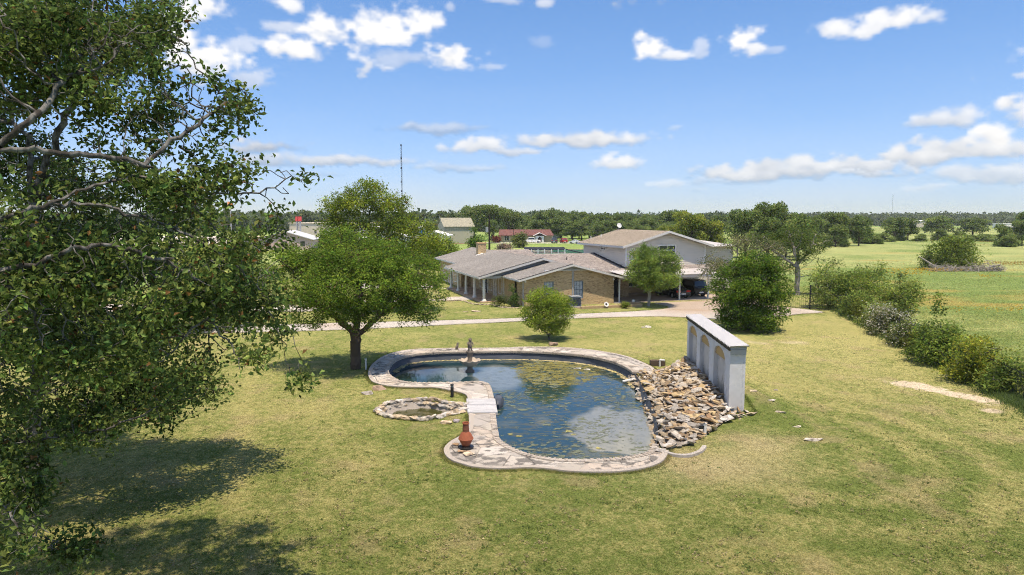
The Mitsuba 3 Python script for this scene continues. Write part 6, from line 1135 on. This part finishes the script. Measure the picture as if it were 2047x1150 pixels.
# small weeds, clover rosettes and bleached thatch lying in the lawn
n_w = 4200; y = 15 / (1 - rr.uniform(0, .70, n_w)); x = rr.uniform(-.78, .78, n_w) * y; w_ok = (meshkit.fbm(np.c_[x * .35, y * .35, x * 0], 3, 8) > .47) & (x < fence_x(y) - 1) & ~shapely.contains(shapely.union_all([P_out.buffer(.1), P_sm.buffer(.1), DRIVE, REG.buffer(.2), shapely.box(9, 28.5, 11, 37.8)]), shapely.points(x, y)); x, y = x[w_ok], y[w_ok]
q_ = np.repeat(np.c_[x, y, hz(x, y) + .012], 7, 0); q_ = q_ + np.c_[rr.normal(size=(len(q_), 2)) * .045, np.abs(rr.normal(size=len(q_))) * .012]
me, c_ = leaves(q_, .055 * rr.uniform(.6, 1.5, len(q_)), rr, np.repeat(np.where(rr.uniform(size=(len(x), 1)) < .62, [[.15, .205, .06]], [[.40, .34, .19]]), 7, 0) * np.exp(rr.normal(size=(len(q_), 1)) * .25), 2.5, .6)
tag(add('lawn_weeds', me, 'm_blade', color=c_), 'small weeds and bleached thatch in the mown lawn', 'weeds', kind='stuff')
fr = []
for g_, d0, n_f in ((P_out, .05, 16000), (P_sm, .06, 4000), (Polygon([(9.3, 28.7), (10.4, 28.6), (10.9, 37.5), (9.9, 37.6)]), .05, 2500), (DRIVE, .04, 16000)):
    c_ = np.array(g_.buffer(d0).exterior.coords); L_ = np.r_[0, np.cumsum(np.linalg.norm(np.diff(c_, axis=0), axis=1))]; s_ = rr.uniform(0, L_[-1], n_f)
    fr.append(np.c_[np.interp(s_, L_, c_[:, 0]), np.interp(s_, L_, c_[:, 1])] + rr.normal(size=(n_f, 2)) * .05)
fr = np.vstack(fr); fr = fr[(np.abs(fr[:, 0]) < fr[:, 1] * .85) & (fr[:, 1] < 66) & ~shapely.contains(shapely.union_all([P_out.buffer(-.02), REG, bridge]), shapely.points(fr))]; P_ = np.c_[fr, hz(fr[:, 0], fr[:, 1]) - .005]
tag(add('grass_fringe', blade_mesh(P_, rr, .075, .022, .6, 2), 'm_lawn_blade'), 'longer grass left along the stone edges', 'grass', kind='stuff')
t_ = rr.uniform(0, 1, 26000); yy = 24 + t_ * 40; xx = fence_x(yy) - np.abs(rr.normal(size=len(yy))) * .55 + .25; P_ = np.c_[xx, yy, xx * 0 - .02]
me = blade_mesh(P_, rr, .30, .03, .45, 3); c_ = np.repeat(np.clip(np.array((.15, .215, .07)) * np.exp(rr.normal(size=(len(me.faces), 1)) * .25), 0, 1), 3, 0)
tag(add('fence_weeds', me, 'm_blade', color=c_), 'unmown green weeds along the foot of the fence', 'weeds', kind='stuff')
FLW = [((52, 62, 3.5, .8)), ((45, 60, 4, .8)), ((60, 68, 3, .7)), ((47, 94, 4, 1)), ((63, 107, 6, 2)), ((92, 122, 16, 3)), ((38, 60, 2, .6)), ((72, 57, 3, .8)), ((40, 74, 2.4, .9)), ((58, 100, 3, 1.2)), ((38, 66, 1.2, .5)), ((66, 95, 2, .8)), ((88, 78, 4, 1.2))]
for (fx, fy_, fw_, fd_) in FLW:
    m_ = int(52 * fw_ * fd_ ** .5); p = np.c_[fx + rr.normal(size=m_) * fw_ * .6, fy_ + rr.normal(size=m_) * fd_ * .9, rr.uniform(.35, .75, m_)]
    me, c_ = leaves(p, .055 + .0011 * fy_, rr, np.where(fx > 85, [[.42, .27, .09]], [[.58, .36, .03]]) * np.exp(rr.normal(size=(m_, 1)) * .25), 1.4, .9)
    tag(add('wildflowers', me, 'm_leaf', color=c_), 'drift of yellow wildflowers in the pasture grass' if fx <= 85 else 'rusty drift of seeding weeds in the pasture', 'wildflowers', kind='stuff')
# ------------------------------------------------------------------ summer haze
scene['haze_air'] = {'type': 'homogeneous', 'albedo': {'type': 'rgb', 'value': [.95, .95, .95]}, 'sigma_t': {'type': 'rgb', 'value': [.00012, .00013, .00015]}}
scene['haze'] = {'type': 'cube', 'to_world': T().translate([0, 1500, 40]).scale([3200, 3200, 43]), 'bsdf': {'type': 'null'}, 'interior': {'type': 'ref', 'id': 'haze_air'}}
scene['camera']['medium'] = {'type': 'ref', 'id': 'haze_air'}
tag('haze', 'thin summer haze over the far woods', kind='stuff')
